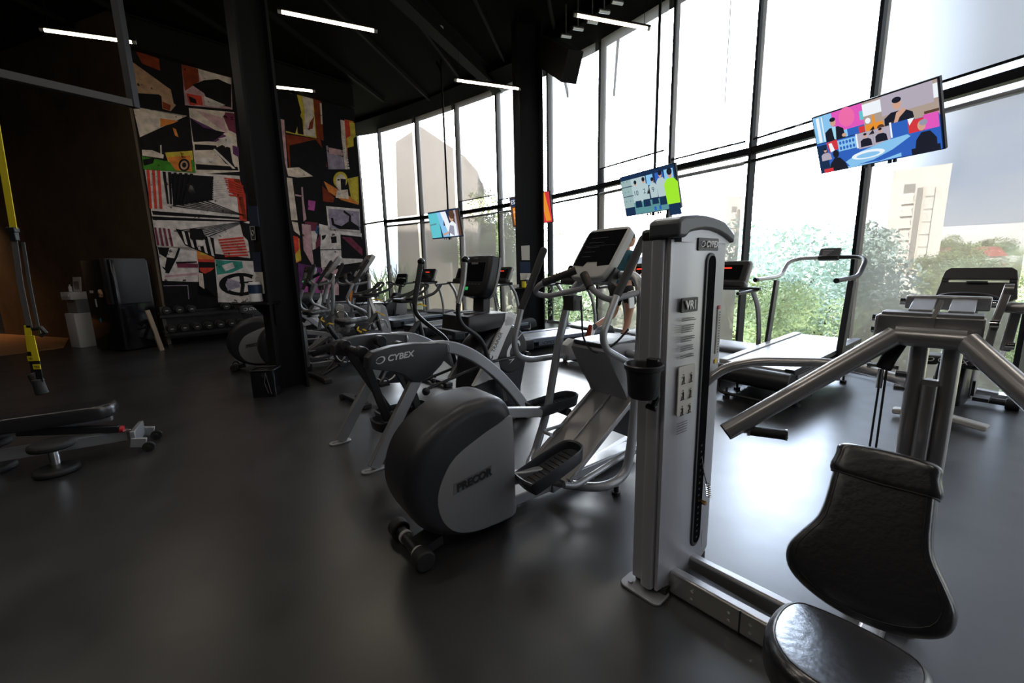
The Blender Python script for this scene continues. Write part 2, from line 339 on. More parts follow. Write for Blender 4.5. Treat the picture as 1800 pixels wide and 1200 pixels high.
# ------------------------------------------------------------------ columns, beams and ceiling fittings
def hcol(name, label, corner, dirx, wd, dp, top=6.42, t=.03):
    r = thing(name, label, 'column', (*corner, 0)); r['kind'] = 'structure'; x = Vector(dirx).normalized(); y = Vector((-x.y, x.x))
    f = lambda a, c, z: Vector((*(x * a + y * c), z))
    def slab(nm, a0, a1, c0, c1):
        b = MB(); b.loft([[f(a0, c0, z), f(a1, c0, z), f(a1, c1, z), f(a0, c1, z)] for z in (0, top)]); return b.build(nm, 'column', r)
    slab('flange', 0, t, 0, dp); slab('flange', wd - t, wd, 0, dp); slab('web', t, wd - t, dp / 2 - .015, dp / 2 + .015)
    return r, f
p1a, p1b = P(492, 689), P(543, 679)
d1 = Vector((p1b - p1a).xy).normalized()
colA, fA = hcol('steel_column', 'near black H-shaped steel column with a small shelf, left of the machines', p1a.xy, d1, (p1b - p1a).length + .01, .36)
p2a, p2b = P(919, 583), P(958, 580); d2 = Vector((p2b - p2a).xy).normalized()
colB, fB = hcol('steel_column', 'far black steel column standing in front of the window wall', p2a.xy, d2, (p2b - p2a).length + .0, .34)
b = MB(); b.box((0, 0, 3.2), (.02, .02, .02)); b.b.free()
# near column, left face: shelf with bracket, notices, tub of wipes
SY = 4.98
def on(px, py, y=SY): return D(px, py, y)
sh = thing('column_shelf', 'small black triangular bracket shelf fixed to the near black column', 'shelf', (p1a.x - .05, p1a.y, 0))
o0 = Vector((p1a.x - .05, p1a.y, 0)); a, c = on(409, 534) - o0, on(470, 531) - o0
b = MB(); b.box(((a.x + c.x) / 2, .12, a.z - .01), (c.x - a.x, .34, .022)); b.build('shelf_board', 'column', sh)
b = MB(); b.prism([(a.x + .12, a.z - .02), (c.x, a.z - .02), (c.x, a.z - .30)], UZ, .1, .125); b.build('bracket', 'column', sh)
def flat_sign(name, label, cat, quad, m, depth=.004, group=None):
    q = [Vector(p) for p in quad]; n = (q[1] - q[0]).cross(q[3] - q[0]).normalized()
    b = MB(); b.loft([[p - n * depth for p in q], [p + n * depth for p in q]]); o = b.build(name, m)
    return tag(o, label, cat, group)
def lines(parent, q0, q1, q3, rows, m='ink', fr=.5, margin=.1, off=-.006, name='printed_lines'):
    q0, q1, q3 = map(Vector, (q0, q1, q3)); x = q1 - q0; y = q3 - q0; n = x.cross(y).normalized(); b = MB(); rnd = random.Random(rows)
    for k in range(rows):
        t = margin + (1 - 2 * margin) * (k + .25) / rows; h = (1 - 2 * margin) / rows * fr; e = 1 - margin - rnd.random() * .25
        b.quad([q0 + x * u + y * v + n * off for u, v in ((margin, t), (e, t), (e, t + h), (margin, t + h))])
    o = b.build(name, m, parent); return o
FC = Fr(p1a.x, p1a.y, math.degrees(math.atan2(d1.y, d1.x)))
def wU(px, py, off=-.012):
    l_ = FC.U(px, py, off); w2 = FC.o + FC.u * l_.x + FC.v * l_.y; return Vector((w2.x, w2.y, l_.z))
for nm, lb, pts, m_, rows, lm, cat in (
    ('safety_poster', 'small dark blue notice with white lines, upper one on the near black column', [(436, 362), (452, 362), (456, 398), (440, 398)], 'blue', 4, 'letter', 'notice'),
    ('pictogram_sign', 'black sign with a white outlined symbol on the near black column', [(440, 398), (448, 398), (450, 421), (443, 421)], 'black', 0, 'letter', 'sign'),
    ('safety_poster', 'dark blue notice just above the white paper on the near black column', [(444, 443), (457, 443), (460, 478), (447, 478)], 'blue', 4, 'letter', 'notice'),
    ('paper_notice', 'white paper notice taped above the shelf of the near black column', [(449, 478), (461, 478), (465, 516), (452, 514)], 'paper', 8, 'ink', 'notice')):
    q = [wU(x, y) for x, y in pts]; o = flat_sign(nm, lb, cat, q, m_, .003)
    if rows: lines(o, q[0], q[1], q[3], rows, lm, off=.008)
    else:
        b = MB()
        u3 = Vector((*FC.u, 0)); v3 = (q[1] - q[0]).normalized()
        for k in range(4): b.bar([q[k] - u3 * .006, q[(k + 1) % 4] - u3 * .006], .006, .004, up=u3)
        c_ = (q[0] + q[2]) / 2; b.tube([c_ - u3 * .006 + v3 * .05 * math.cos(a) + Vector((0, 0, .03 * math.sin(a))) for a in [k * math.pi / 6 for k in range(13)]], .004, 6); b.build('white_outline', 'letter', o)
def wipes(label, loc, r=.055, h=.2):
    t = thing('wipes_tub', label, 'tub', loc); b = MB(); b.cyl((0, 0, 0), (0, 0, h * .8), r, 24); b.build('tub', 'white', t, bevel=.004)
    b = MB(); b.cyl((0, 0, h * .38), (0, 0, h * .78), r + .0015, 24); b.build('blue_wrap', 'blue', t)
    b = MB(); b.cyl((0, 0, h * .8), (0, 0, h * .9), r * .96, 24, r2=r * .8); b.build('lid', 'offwhite', t, bevel=.004)
    b = MB(); b.tube([(0, 0, h * .9), (.01, 0, h * 1.1), (.04, .01, h * 1.2)], .016, 8, r2=.03); b.build('wipe', 'paper', t); return t
wipes('tub of wet wipes with blue wrap on the near column shelf', on(444, 531, 5.02) + Vector((0, .08, .002)), .07, .26)
# far column: shelf with things, two notices
sh2 = thing('column_shelf', 'black shelf with a triangular bracket on the far column by the windows', 'shelf', (p2a.x, p2a.y - .02, 0)); y2 = p2a.y - .08
a, c = D(896, 507, y2) - sh2.location, D(930, 506, y2) - sh2.location
b = MB(); b.box(((a.x + c.x) / 2, -.02, a.z - .01), (c.x - a.x, .3, .02)); b.build('shelf_board', 'column', sh2)
b = MB(); b.prism([(a.x + .1, a.z - .02), (c.x, a.z - .02), (c.x, a.z - .5)], UZ, -.06, -.03); b.build('bracket', 'column', sh2)
b = MB(); b.cyl((0, 0, 0), (0, 0, .13), .05, 20); tb = b.build('yellow_tub', 'strap'); tb.location = D(921, 505, y2 - .02) + Vector((0, 0, .002)); tag(tb, 'short yellow tub on the far column shelf', 'tub')
wipes('white and blue wipes tub on the far column shelf', D(926, 505, y2 + .03) + Vector((0, 0, .002)), .05, .22)
b = MB(); b.box((0, 0, .03), (.16, .1, .06)); o = b.build('tissue_box', 'paper', bevel=.004); o.location = D(906, 505, y2 - .02) + Vector((0, 0, .002)); tag(o, 'flat white tissue box on the far column shelf', 'box')
for nm, lb, pts, m_, rows, lm in (('paper_notice', 'white paper notice high on the far black column', [(916, 432), (931, 431), (931, 457), (917, 457)], 'paper', 9, 'ink'),
                          ('safety_poster', 'dark blue notice below the white paper on the far black column', [(914, 460), (932, 460), (932, 479), (915, 480)], 'blue', 4, 'letter'),
                          ('paper_notice', 'pale notice just above the shelf on the far black column', [(914, 480), (933, 480), (933, 492), (915, 492)], 'paper', 5, 'ink')):
    q = [D(x, y, p2a.y - .03) for x, y in pts]; o = flat_sign(nm, lb, 'notice', q, m_); lines(o, q[0], q[1], q[3], rows, lm, off=.008)
b = MB(); q = D(927, 577, p2a.y - .06); b.box((q.x, q.y, q.z + .05), (.15, .06, .14)); tag(b.build('socket_box', 'offwhite', bevel=.004), 'small grey electrical box low on the far column', 'box')

# litter bin at the near column
p = P(468, 694); t = thing('waste_bin', 'small black waste bin with a liner at the foot of the near column', 'bin', (p.x + .02, p.y + .01, 0), 8)
b = MB(); b.pillow(rrect(-.13, -.11, .13, .11, .02), UV, 0, .32, .006); b.build('bin_body', 'gloss', t)
b = MB(); b.tube([Vector((x, y, .325)) for x, y in rrect(-.135, -.115, .135, .115, .03)] + [Vector((.135, .085, .325))], .008, 8); b.build('rim', 'black', t)
b = MB(); b.tube([(.05, -.125, .30), (.03, -.13, .18), (.06, -.125, .05)], .004, 6); b.tube([(.05, -.125, .30), (.075, -.13, .16), (.09, -.125, .04)], .004, 6); b.build('liner_tie', 'strapgrey', t)

# ceiling beams
def beam(label, a, c, wd, ht, name='ceiling_beam'):
    b = MB(); a, c = Vector(a), Vector(c); b.bar([a, c], wd, .02); b.bar([a - Vector((0, 0, ht)), c - Vector((0, 0, ht))], wd, .02); b.bar([a - Vector((0, 0, ht / 2)), c - Vector((0, 0, ht / 2))], .02, ht)
    tag(b.build(name, 'beam'), label, 'beam'); 
e = Vector((1.32, 9.0, 5.6)); s_ = Vector((-.05, 9.75, 5.6))
q0, q1 = D(958, 90, 9.3), D(1006, 118, 8.2)
b = MB(); b.bar([q0, q1], .3, .5); struct(b.build('trim_1', 'beam'))
beam('black ceiling beam running from the near column towards the window wall', (-3, 5.3, 6.4), (-.2, 12.3, 6.4), .25, .35)
beam('black ceiling beam across the room above the far column', (-9, 6.4, 6.4), (3.2, 8.0, 6.4), .25, .35)
beam('black ceiling beam between the near column and the mural', (-9.5, 4.2, 6.4), (-2.8, 5.2, 6.4), .25, .35)
beam('black ceiling beam along the top of the mural', (*(A + mn * .1), 6.3), (*(A + mu * 4.6 + mn * .1), 6.3), .2, .55)
# purlins and deck ribs
for k in range(9):
    x0 = -9 + k * 1.35; b = MB(); b.box((0, 0, 0), (.06, 13, .1)); o = b.build('ceiling_joist', 'beam'); o.location = (x0, 7, 6.35); o.rotation_euler = (0, 0, R(-12)); struct(o); o.name = 'trim_%d' % (k + 2)
# conduit clamps catching light near the soffit
for k, (x, y) in enumerate(((995, 63), (1016, 50), (1041, 38), (1062, 20), (1085, 4))):
    q = P(x, y, 5.85); b = MB(); b.cyl(q + Vector((-.1, -.03, 0)), q + Vector((.1, .03, 0)), .035, 12); b.cyl(q, Vector((q.x, q.y, 6.395)), .012, 8); tag(b.build('conduit_bracket', 'fin'), 'short bare metal conduit bracket by the windows, %s counted from the ceiling beam end' % ('first', 'second', 'third', 'fourth', 'fifth')[k], 'bracket', 'conduit brackets')
q = P(771, 50, 6.3); t = thing('smoke_detector', 'round pale smoke detector on the black ceiling', 'detector', q)
b = MB(); b.cyl((0, 0, .02), (0, 0, .0), .10, 24); b.build('mounting_plate', 'lgrey', t); b = MB(); b.cyl((0, 0, 0), (0, 0, -.05), .075, 24, r2=.05); b.build('sensor_head', 'offwhite', t)
# suspended steel frame, upper left
q = P(235, 183, 3.0); r_ = thing('hanging_frame', 'dark painted steel frame corner hanging in the upper left', 'frame', q)
dd = (P(0, 130, 3.0) - q).normalized()
b = MB(); b.bar([(0, 0, 0), dd * 3.2], .06, .06); b.build('frame_rail', 'graphite', r_)
b = MB(); b.bar([(0, 0, -.03), (0, 0, 3.4)], .06, .06, up=(1, 0, 0)); b.build('frame_post', 'graphite', r_)

# ------------------------------------------------------------------ pendant tube lamps
def lamp(a, c, label, z=5.0):
    a, c = P(*a, z), P(*c, z); mid = (a + c) / 2; t = thing('tube_lamp', label, 'lamp', mid, 0, 'pendant tube lamps'); a -= mid; c -= mid; d = (c - a).normalized()
    b = MB(); b.cyl(a, c, .022, 12); b.build('light_tube', 'tube', t)
    b = MB(); b.bar([a - d * .06 + Vector((0, 0, .035)), c + d * .06 + Vector((0, 0, .035))], .04, .025); b.build('housing', 'beam', t)
    for q, s in ((a, -1), (c, 1)): b = MB(); b.cyl(q, q + d * s * .05, .024, 12); b.build('end_cap', 'lgrey', t)
    for q in (a + d * .05, c - d * .05): b = MB(); b.cyl(q + Vector((0, 0, .04)), q + Vector((0, 0, 6.395 - z)), .004, 6); b.build('cable', 'beam', t)
    la = bpy.data.lights.new('lamp_light', 'AREA'); la.shape = 'RECTANGLE'; la.size = (c - a).length; la.size_y = .04; la.energy = 7.5; la.color = (1, .92, .82)
    lo_ = bpy.data.objects.new('lamp_light', la); C.objects.link(lo_); lo_.parent = t; lo_.location = (0, 0, -.03); lo_.rotation_euler = (0, 0, math.atan2(d.y, d.x))
    return t
lamp((78, 53), (232, 74), 'warm tube lamp at the upper left, behind the hanging steel frame')
lamp((495, 21), (657, 54), 'warm tube lamp right of the near column top, the longest fully seen')
lamp((440, 148), (549, 160), 'warm tube lamp half hidden behind the near black column')
lamp((803, 141), (911, 156), 'warm tube lamp ending at the far black column')
lamp((1014, 27), (1137, 50), 'warm tube lamp overlapping the bright window wall')
lp0 = [o for o in C.objects if o.name == 'tube_lamp'][0]
for k, (x, y) in enumerate(((-6, 3.6), (-3.2, 2.4), (-.6, 2.9), (1.6, 3.2), (-4.6, -.4), (-1.4, -.9), (1.6, -1.2), (3.6, .6))):  # extra lamps out of view, added as fill to brighten the shaded sides
    c = copy_tree(lp0); c.location = (x, y, 5.0); c['label'] = 'added warm fill tube lamp above the camera, outside the view'
    for ch in c.children:
        if ch.type == 'LIGHT': ch.data = ch.data.copy(); ch.data.energy = 17

# ------------------------------------------------------------------ warm lobby light behind the brown wall's left end
ld = bpy.data.lights.new('lobby_lamp', 'AREA'); ld.energy = 90; ld.color = (1, .58, .28); ld.size = 1.6; ld.size_y = 1.6
lo = bpy.data.objects.new('lobby_lamp', ld); C.objects.link(lo); lo.location = (-14.3, 10.3, 3.9); lo.rotation_euler = (R(8), R(38), 0)

# ------------------------------------------------------------------ mural collage (flat printed panels on the wall)
def mural_uv(X, Y):                                # coordinates read from a 2.4x enlargement whose corner is photo (200, 60)
    d = ray(200 + X / 2.4, 60 + Y / 2.4); n = mn; t = n.dot(A) / n.dot(d.xy); p = Vector((0, 0, HC)) + d * t
    return ((p.xy - A).dot(mu), p.z)
MUR = thing('wall_mural_print', 'large photo collage mural in black, cream, red and orange on the far wall', 'mural', (*A, 0), 47)
cols = {'cream': (.62, .52, .45), 'dark': (.012, .008, .016), 'red': (.55, .05, .03), 'pink': (.50, .30, .33), 'orange': (.62, .20, .04), 'yellow': (.55, .42, .05), 'green': (.05, .22, .02),
        'purple': (.11, .03, .12), 'teal': (.04, .25, .20), 'rust': (.20, .03, .01), 'white': (.62, .56, .54), 'mauve': (.28, .24, .32), 'maroon': (.16, .03, .06), 'magenta': (.4, .08, .3), 'sand': (.42, .25, .16), 'blue': (.03, .10, .22)}
cols['dark'] = (.007, .006, .008)
for k, v in cols.items():
    m = M['m_' + k] = mat('print_' + k, v, .7, var=.30, vscale=7, spec=.15)
    if k not in ('dark', 'purple'):                     # inky speckle of the coarse print
        nn, ll = m.node_tree.nodes.new, m.node_tree.links.new; bsdf = m.node_tree.nodes['Principled BSDF']; src = bsdf.inputs['Base Color'].links[0].from_socket
        t_ = nn('ShaderNodeTexCoord'); x_ = nn('ShaderNodeTexNoise'); x_.inputs['Scale'].default_value = 6.5; x_.inputs['Detail'].default_value = 12; x_.inputs['Roughness'].default_value = .72; ll(t_.outputs['Object'], x_.inputs[0])
        r_ = nn('ShaderNodeValToRGB'); r_.color_ramp.elements[0].position = .60; r_.color_ramp.elements[0].color = (0, 0, 0, 1); r_.color_ramp.elements[1].position = .63; r_.color_ramp.elements[1].color = (1, 1, 1, 1); ll(x_.outputs[0], r_.inputs[0])
        mx_ = nn('ShaderNodeMix'); mx_.data_type = 'RGBA'; ll(r_.outputs[0], mx_.inputs[0]); ll(src, mx_.inputs[6]); mx_.inputs[7].default_value = (v[0] * .12, v[1] * .08, v[2] * .10, 1); ll(mx_.outputs[2], bsdf.inputs['Base Color'])
PZ = [.0]
def mpan(name, polys, parent=MUR):
    """one printed picture: list of (colour, [points]) drawn in order, each a hair in front of the last"""
    root = None
    for k, (colr, pts) in enumerate(polys):
        uv = [mural_uv(*p) for p in pts]; h = .012 + .0012 * k + PZ[0]
        b = MB(); b.loft([[Vector((x, -.001, z)) for x, z in uv], [Vector((x, -h, z)) for x, z in uv]])
        o = b.build(name if k == 0 else colr + '_shape', 'm_' + colr, root or parent); root = root or o
    return root
def stripes(name, c1, x0, y0, x1, y1, x2, y2, x3, y3, n, parent, h, duty=.5, fan=True):
    b = MB(); lerp = lambda a, c, t: (a[0] + (c[0] - a[0]) * t, a[1] + (c[1] - a[1]) * t)
    for k in range(n):
        t0, t1 = k / n, (k + duty) / n; q = [lerp((x0, y0), (x1, y1), t0), lerp((x0, y0), (x1, y1), t1), lerp((x2, y2), (x3, y3), t1), lerp((x2, y2), (x3, y3), t0)]
        uv = [mural_uv(*p) for p in q]; b.loft([[Vector((x, -.001, z)) for x, z in uv], [Vector((x, -h, z)) for x, z in uv]])
    return b.build(name, 'm_' + c1, parent)
def blob(cx, cy, rx, ry, n=20, j=0, seed=1, a0=0, a1=360):
    rr = random.Random(seed); return [(cx + rx * math.cos(R(a0 + (a1 - a0) * k / n)) * (1 + j * (rr.random() - .5)), cy + ry * math.sin(R(a0 + (a1 - a0) * k / n)) * (1 + j * (rr.random() - .5))) for k in range(n)]
base = [(60, 20), (520, 110), (1020, 250), (1060, 1145), (215, 1145)]
uv = [mural_uv(*p) for p in base]; sx = [0, 4.64]
b = MB(); b.box((2.32, -.005, 2.87), (4.64, .008, 5.74)); b.build('mural_sheet', 'm_dark', MUR)
pn = mpan('rooftop_picture', [('dark', [(55, 60), (300, 130), (300, 350), (80, 305)]), ('sand', [(60, 105), (240, 235), (255, 305), (190, 255), (78, 248)]), ('rust', [(90, 70), (190, 105), (195, 155), (120, 125)]),
    ('sand', [(200, 255), (262, 300), (240, 325), (205, 315)]), ('rust', [(205, 285), (240, 300), (236, 322), (206, 314)])])
mpan('helmet_picture', [('pink', [(285, 128), (495, 185), (500, 318), (300, 300)]), ('cream', [(350, 145), (490, 185), (495, 240), (440, 195), (370, 200)]), ('rust', [(285, 128), (355, 148), (360, 200), (300, 240)]),
    ('dark', [(330, 215), (380, 195), (440, 190), (495, 215), (495, 310), (400, 290), (380, 250)]), ('red', [(305, 250), (370, 262), (375, 300), (320, 300)]), ('white', [(380, 262), (470, 300), (440, 308), (385, 300)]), ('dark', [(315, 262), (345, 275), (350, 295), (322, 288)])])
mpan('street_picture', [('cream', [(80, 305), (308, 345), (110, 435)]), ('orange', [(195, 355), (280, 368), (197, 392)]), ('dark', [(108, 437), (312, 350), (335, 480), (118, 495)]),
    ('orange', [(248, 395), (262, 402), (272, 435), (258, 428)]), ('green', [(118, 515), (215, 535), (335, 530), (345, 585), (125, 570)]), ('yellow', [(215, 500), (330, 492), (335, 530), (230, 540)]), ('orange', [(222, 520), (322, 512), (330, 580), (260, 575)]),
    ('dark', blob(296, 553, 24, 27)), ('sand', blob(296, 553, 16, 19)), ('dark', blob(296, 553, 9, 11)), ('dark', [(122, 530), (172, 522), (165, 545), (128, 555)]), ('cream', [(118, 488), (160, 490), (210, 510), (208, 525), (120, 513)]), ('cream', [(195, 470), (200, 468), (203, 522), (196, 522)])])
mpan('sneaker_picture', [('cream', [(316, 312), (507, 330), (530, 580), (345, 592)]), ('purple', [(320, 352), (400, 390), (475, 430), (430, 455), (335, 450)]), ('dark', [(322, 355), (380, 395), (470, 415), (420, 452), (336, 455)]), ('pink', [(345, 320), (462, 355), (478, 420), (380, 350)]),
    ('maroon', [(470, 330), (507, 335), (515, 420), (485, 405), (462, 350)]), ('dark', [(340, 465), (430, 470), (440, 488), (342, 490)]), ('dark', [(420, 485), (455, 468), (490, 480), (500, 540), (515, 570), (470, 545)]), ('white', [(440, 440), (490, 432), (512, 460), (470, 478)]),
    ('white', blob(395, 532, 45, 11)), ('dark', [(345, 548), (520, 560), (525, 575), (348, 572)]), ('white', [(418, 488), (425, 484), (512, 568), (500, 568)]), ('purple', [(500, 470), (525, 478), (527, 520), (503, 505)])])
sp = mpan('red_stripe_picture', [('white', [(130, 572), (530, 598), (575, 945), (180, 893)]), ('dark', [(240, 588), (420, 600), (420, 700), (250, 725)]), ('white', [(250, 770), (575, 790), (570, 800), (240, 785)]),
    ('dark', [(160, 745), (560, 775), (560, 783), (165, 762)]), ('dark', [(160, 768), (560, 788), (560, 792), (165, 784)]), ('red', [(465, 605), (530, 612), (555, 680), (560, 790), (530, 785), (520, 690), (485, 660)]), ('rust', [(505, 610), (530, 612), (560, 780), (545, 780), (525, 690)]),
    ('dark', [(260, 820), (420, 860), (430, 945), (300, 890)]), ('dark', [(530, 790), (570, 800), (575, 880), (545, 850)])])
stripes('red_bars', 'red', 138, 572, 205, 577, 150, 735, 215, 738, 3, sp, .030, .5)
stripes('dark_bars', 'dark', 205, 580, 345, 590, 225, 715, 300, 725, 6, sp, .030, .55)
stripes('white_rays', 'white', 418, 615, 415, 700, 480, 612, 488, 690, 9, sp, .031, .45)
stripes('red_rays', 'red', 465, 605, 488, 690, 545, 640, 548, 690, 6, sp, .031, .5)
stripes('perspective_rays', 'dark', 240, 725, 380, 690, 545, 765, 552, 765, 7, sp, .031, .4)
stripes('perspective_rays', 'dark', 250, 830, 400, 865, 545, 790, 552, 792, 7, sp, .031, .4)
stripes('red_steps', 'red', 440, 865, 470, 945, 545, 855, 568, 940, 7, sp, .032, .62)
stripes('magenta_bars', 'maroon', 170, 815, 245, 822, 182, 890, 262, 896, 4, sp, .032, .45)
stripes('white_bars', 'white', 285, 830, 420, 860, 300, 885, 440, 945, 5, sp, .033, .4)
mpan('jumping_figure', [('dark', [(305, 625), (330, 612), (352, 640), (345, 690), (372, 725), (352, 728), (325, 700), (305, 715), (300, 700), (318, 660)]), ('white', [(308, 632), (330, 640), (348, 672), (330, 680), (310, 660)])], sp)
PZ[0] = .03
mpan('landing_figure', [('dark', [(320, 820), (370, 822), (385, 860), (350, 890), (320, 860)]), ('white', [(345, 868), (385, 870), (372, 895), (350, 897)])], sp); PZ[0] = 0
mpan('leg_picture', [('white', [(183, 893), (350, 900), (362, 1045), (205, 1040)]), ('dark', [(185, 898), (235, 900), (222, 940), (255, 945), (225, 1005), (205, 985)]), ('white', [(190, 925), (222, 945), (215, 985), (195, 975)]), ('maroon', [(265, 965), (355, 968), (355, 985), (268, 985)]),
    ('dark', [(262, 960), (350, 958), (350, 964), (262, 968)]), ('dark', [(215, 1005), (232, 1010), (268, 940), (280, 905), (272, 900), (255, 945)]), ('pink', [(215, 1018), (350, 1005), (355, 1014), (215, 1026)])])
mpan('sunset_picture', [('dark', [(348, 900), (418, 903), (440, 1112), (350, 1100), (360, 960)]), ('orange', [(348, 900), (418, 903), (424, 950), (352, 948)]), ('red', [(352, 948), (424, 950), (425, 962), (354, 960)]), ('yellow', [(362, 915), (400, 912), (398, 932), (366, 930)]), ('red', [(360, 985), (424, 985), (410, 998), (385, 1010), (365, 1000)]),
    ('cream', [(358, 1005), (375, 1010), (382, 1075), (360, 1060)])])
mpan('night_picture', [('dark', [(205, 1045), (360, 1048), (440, 1112), (360, 1115), (215, 1140)]), ('mauve', [(208, 1060), (312, 1058), (312, 1061), (208, 1063)]), ('mauve', [(310, 1058), (313, 1058), (318, 1118), (315, 1118)])])
mpan('wheel_picture', [('white', [(425, 950), (600, 958), (620, 1135), (440, 1130)]), ('teal', [(428, 952), (540, 958), (545, 985), (500, 1005), (435, 1015)]), ('white', [(455, 975), (500, 962), (510, 985), (470, 1000)]), ('dark', blob(535, 1055, 92, 48, 32)), ('white', blob(535, 1055, 64, 34, 32)),
    ('dark', [(525, 1008), (545, 1008), (552, 1060), (545, 1105), (530, 1105), (535, 1060)]), ('dark', [(470, 1048), (600, 1040), (600, 1048), (475, 1055)]), ('mauve', [(480, 1030), (530, 1045), (532, 1065), (480, 1082), (474, 1055)])])
# right of the near column
mpan('hair_picture', [('yellow', [(745, 245), (840, 265), (855, 440), (725, 415)]), ('dark', [(700, 250), (770, 250), (790, 330), (765, 420), (700, 400)]), ('cream', [(795, 262), (838, 268), (850, 435), (800, 425), (805, 330)]), ('dark', [(770, 320), (795, 360), (800, 425), (775, 420)]), ('rust', [(825, 375), (845, 345), (838, 400), (820, 402)])])
mpan('rust_field_picture', [('rust', [(725, 422), (870, 445), (900, 560), (740, 570)]), ('dark', [(740, 470), (850, 445), (895, 500), (895, 580), (745, 575)]), ('pink', [(703, 358), (718, 362), (735, 600), (722, 545)]), ('cream', [(730, 565), (780, 562), (840, 600), (775, 605), (735, 598)])])
mpan('red_post_picture', [('rust', [(840, 268), (872, 275), (885, 450), (855, 440)]), ('cream', [(868, 290), (876, 292), (880, 380), (874, 380)])])
mpan('film_strip_picture', [('mauve', [(895, 470), (985, 480), (995, 570), (905, 570)]), ('dark', [(900, 440), (965, 450), (975, 520), (905, 500)]), ('pink', [(905, 478), (965, 490), (975, 515), (908, 505)]), ('cream', [(955, 362), (972, 366), (985, 570), (975, 570), (960, 440)])])
stripes('film_perforation', 'white', 978, 515, 987, 572, 984, 515, 993, 572, 5, MUR, .03, .6)
mpan('yellow_picture', [('orange', [(972, 360), (1010, 368), (1025, 545), (985, 545)]), ('yellow', [(985, 372), (1015, 375), (1025, 485), (985, 480)]), ('red', [(972, 362), (992, 366), (998, 430), (978, 440)]), ('dark', [(985, 480), (1025, 470), (1028, 575), (988, 560)]), ('dark', [(1010, 440), (1022, 430), (1025, 500), (1012, 500)])])
mpan('portrait_picture', [('dark', [(872, 570), (1028, 580), (1034, 722), (880, 708)]), ('orange', [(885, 620), (1030, 705), (1032, 720), (960, 700), (905, 665)]), ('yellow', [(985, 610), (1030, 600), (1033, 715), (1000, 690)]), ('rust', [(878, 640), (930, 690), (925, 710), (882, 705)]), ('yellow', blob(955, 615, 30, 35)), ('cream', blob(957, 625, 22, 34)), ('dark', [(955, 610), (978, 612), (976, 655), (958, 660)]), ('cream', [(940, 660), (985, 655), (990, 695), (935, 690)]), ('dark', [(942, 612), (952, 612), (951, 618), (943, 618)])])
mpan('arms_picture', [('white', [(895, 725), (1036, 738), (1040, 838), (905, 828)]), ('mauve', [(903, 735), (1033, 748), (1038, 828), (912, 818)]), ('dark', [(915, 775), (925, 775), (930, 800), (960, 810), (990, 790), (992, 768), (968, 752), (970, 742), (1000, 765), (1000, 790), (1030, 810), (1036, 826), (950, 822), (920, 805)])])
mpan('branch_picture', [('dark', [(755, 605), (845, 610), (875, 790), (790, 795), (770, 700)]), ('pink', [(790, 645), (797, 645), (800, 700), (812, 780), (800, 790), (793, 700)]), ('pink', [(765, 675), (790, 680), (790, 686), (765, 682)]), ('maroon', [(805, 790), (860, 795), (850, 830), (812, 830)]), ('pink', [(792, 800), (830, 805), (835, 900), (845, 990), (800, 910)]), ('magenta', [(820, 700), (850, 705), (845, 745), (818, 740)])])
mpan('cream_edge_picture', [('cream', [(728, 605), (752, 608), (775, 785), (745, 785)]), ('cream', [(750, 790), (775, 795), (785, 850), (760, 830)]), ('orange', [(755, 850), (782, 862), (790, 955), (768, 965)]), ('red', [(756, 850), (776, 855), (780, 905), (762, 930)]), ('yellow', [(765, 930), (785, 905), (790, 950), (768, 960)])])
mpan('blue_corner_picture', [('white', [(830, 805), (862, 812), (850, 905), (838, 910)]), ('blue', [(832, 805), (865, 808), (860, 850)]), ('maroon', [(850, 880), (872, 840), (872, 890), (852, 905)])])
mpan('board_picture', [('white', [(865, 800), (1045, 840), (1050, 960), (875, 985)]), ('dark', [(955, 845), (1045, 855), (1052, 948), (960, 945)]), ('maroon', [(960, 855), (1000, 858), (1048, 905), (1048, 935)]), ('dark', [(915, 855), (938, 852), (940, 880), (918, 882)]), ('dark', [(876, 850), (895, 846), (892, 858), (880, 870)]), ('dark', [(870, 908), (1000, 905), (1000, 909), (870, 911)])])
mpan('violet_haze_picture', [('purple', [(775, 965), (875, 985), (880, 1100), (785, 1090)]), ('magenta', [(800, 1050), (880, 1000), (880, 1090), (800, 1110)]), ('pink', [(878, 985), (945, 990), (950, 1100), (882, 1100)]), ('dark', [(945, 980), (1050, 990), (1055, 1130), (950, 1130)]), ('orange', [(990, 1050), (1015, 1055), (1018, 1140), (995, 1140)])])

# ------------------------------------------------------------------ plate-stack chest press, right foreground
PF = Fr(.62, 1.63, -49)
CP = thing('chest_press_machine', 'silver chest press machine with tall weight tower, black pads and tubular arms', 'gym machine', (.62, 1.63, 0), -49)
TH = 1.548
front = [(.0, .012), (.014, .06), (.026, .13), (.031, .21), (.028, .30), (.020, .38), (.006, .452)]
plan = [(-.135, .452), (-.135, .0), (-.085, .0), (-.078, -.022), (-.066, -.030), (-.036, -.030), (-.026, -.022), (-.024, -.004), (-.018, -.012), (-.004, -.012)] + front
b = MB(); b.prism(plan, UV, .035, TH); b.build('weight_tower', 'tower', CP, bevel=.003)
b = MB(); b.prism([(x * 1.03 - .002 * (x < -.1), y * 1.0 + (.004 if y > .2 else -.004)) for x, y in plan[:3]] + [(-.085, .456)], UV, TH - .012, 1.585); b.build('rear_cap', 'black', CP, bevel=.014)
LO = lambda y: 1.580 - .75 * (y - .20) ** 2
arch = [(-.036, 1.545), (-.036, 1.605)] + [(y, 1.612 + .022 * (1 - ((y - .17) / .22) ** 2)) for y in (.0, .06, .12, .18, .24, .30, .36)] + [(.42, 1.593), (.462, 1.572), (.463, 1.53)] + [(y, LO(y)) for y in (.44, .38, .31, .24, .17, .10, .05)] + [(.02, 1.545)]
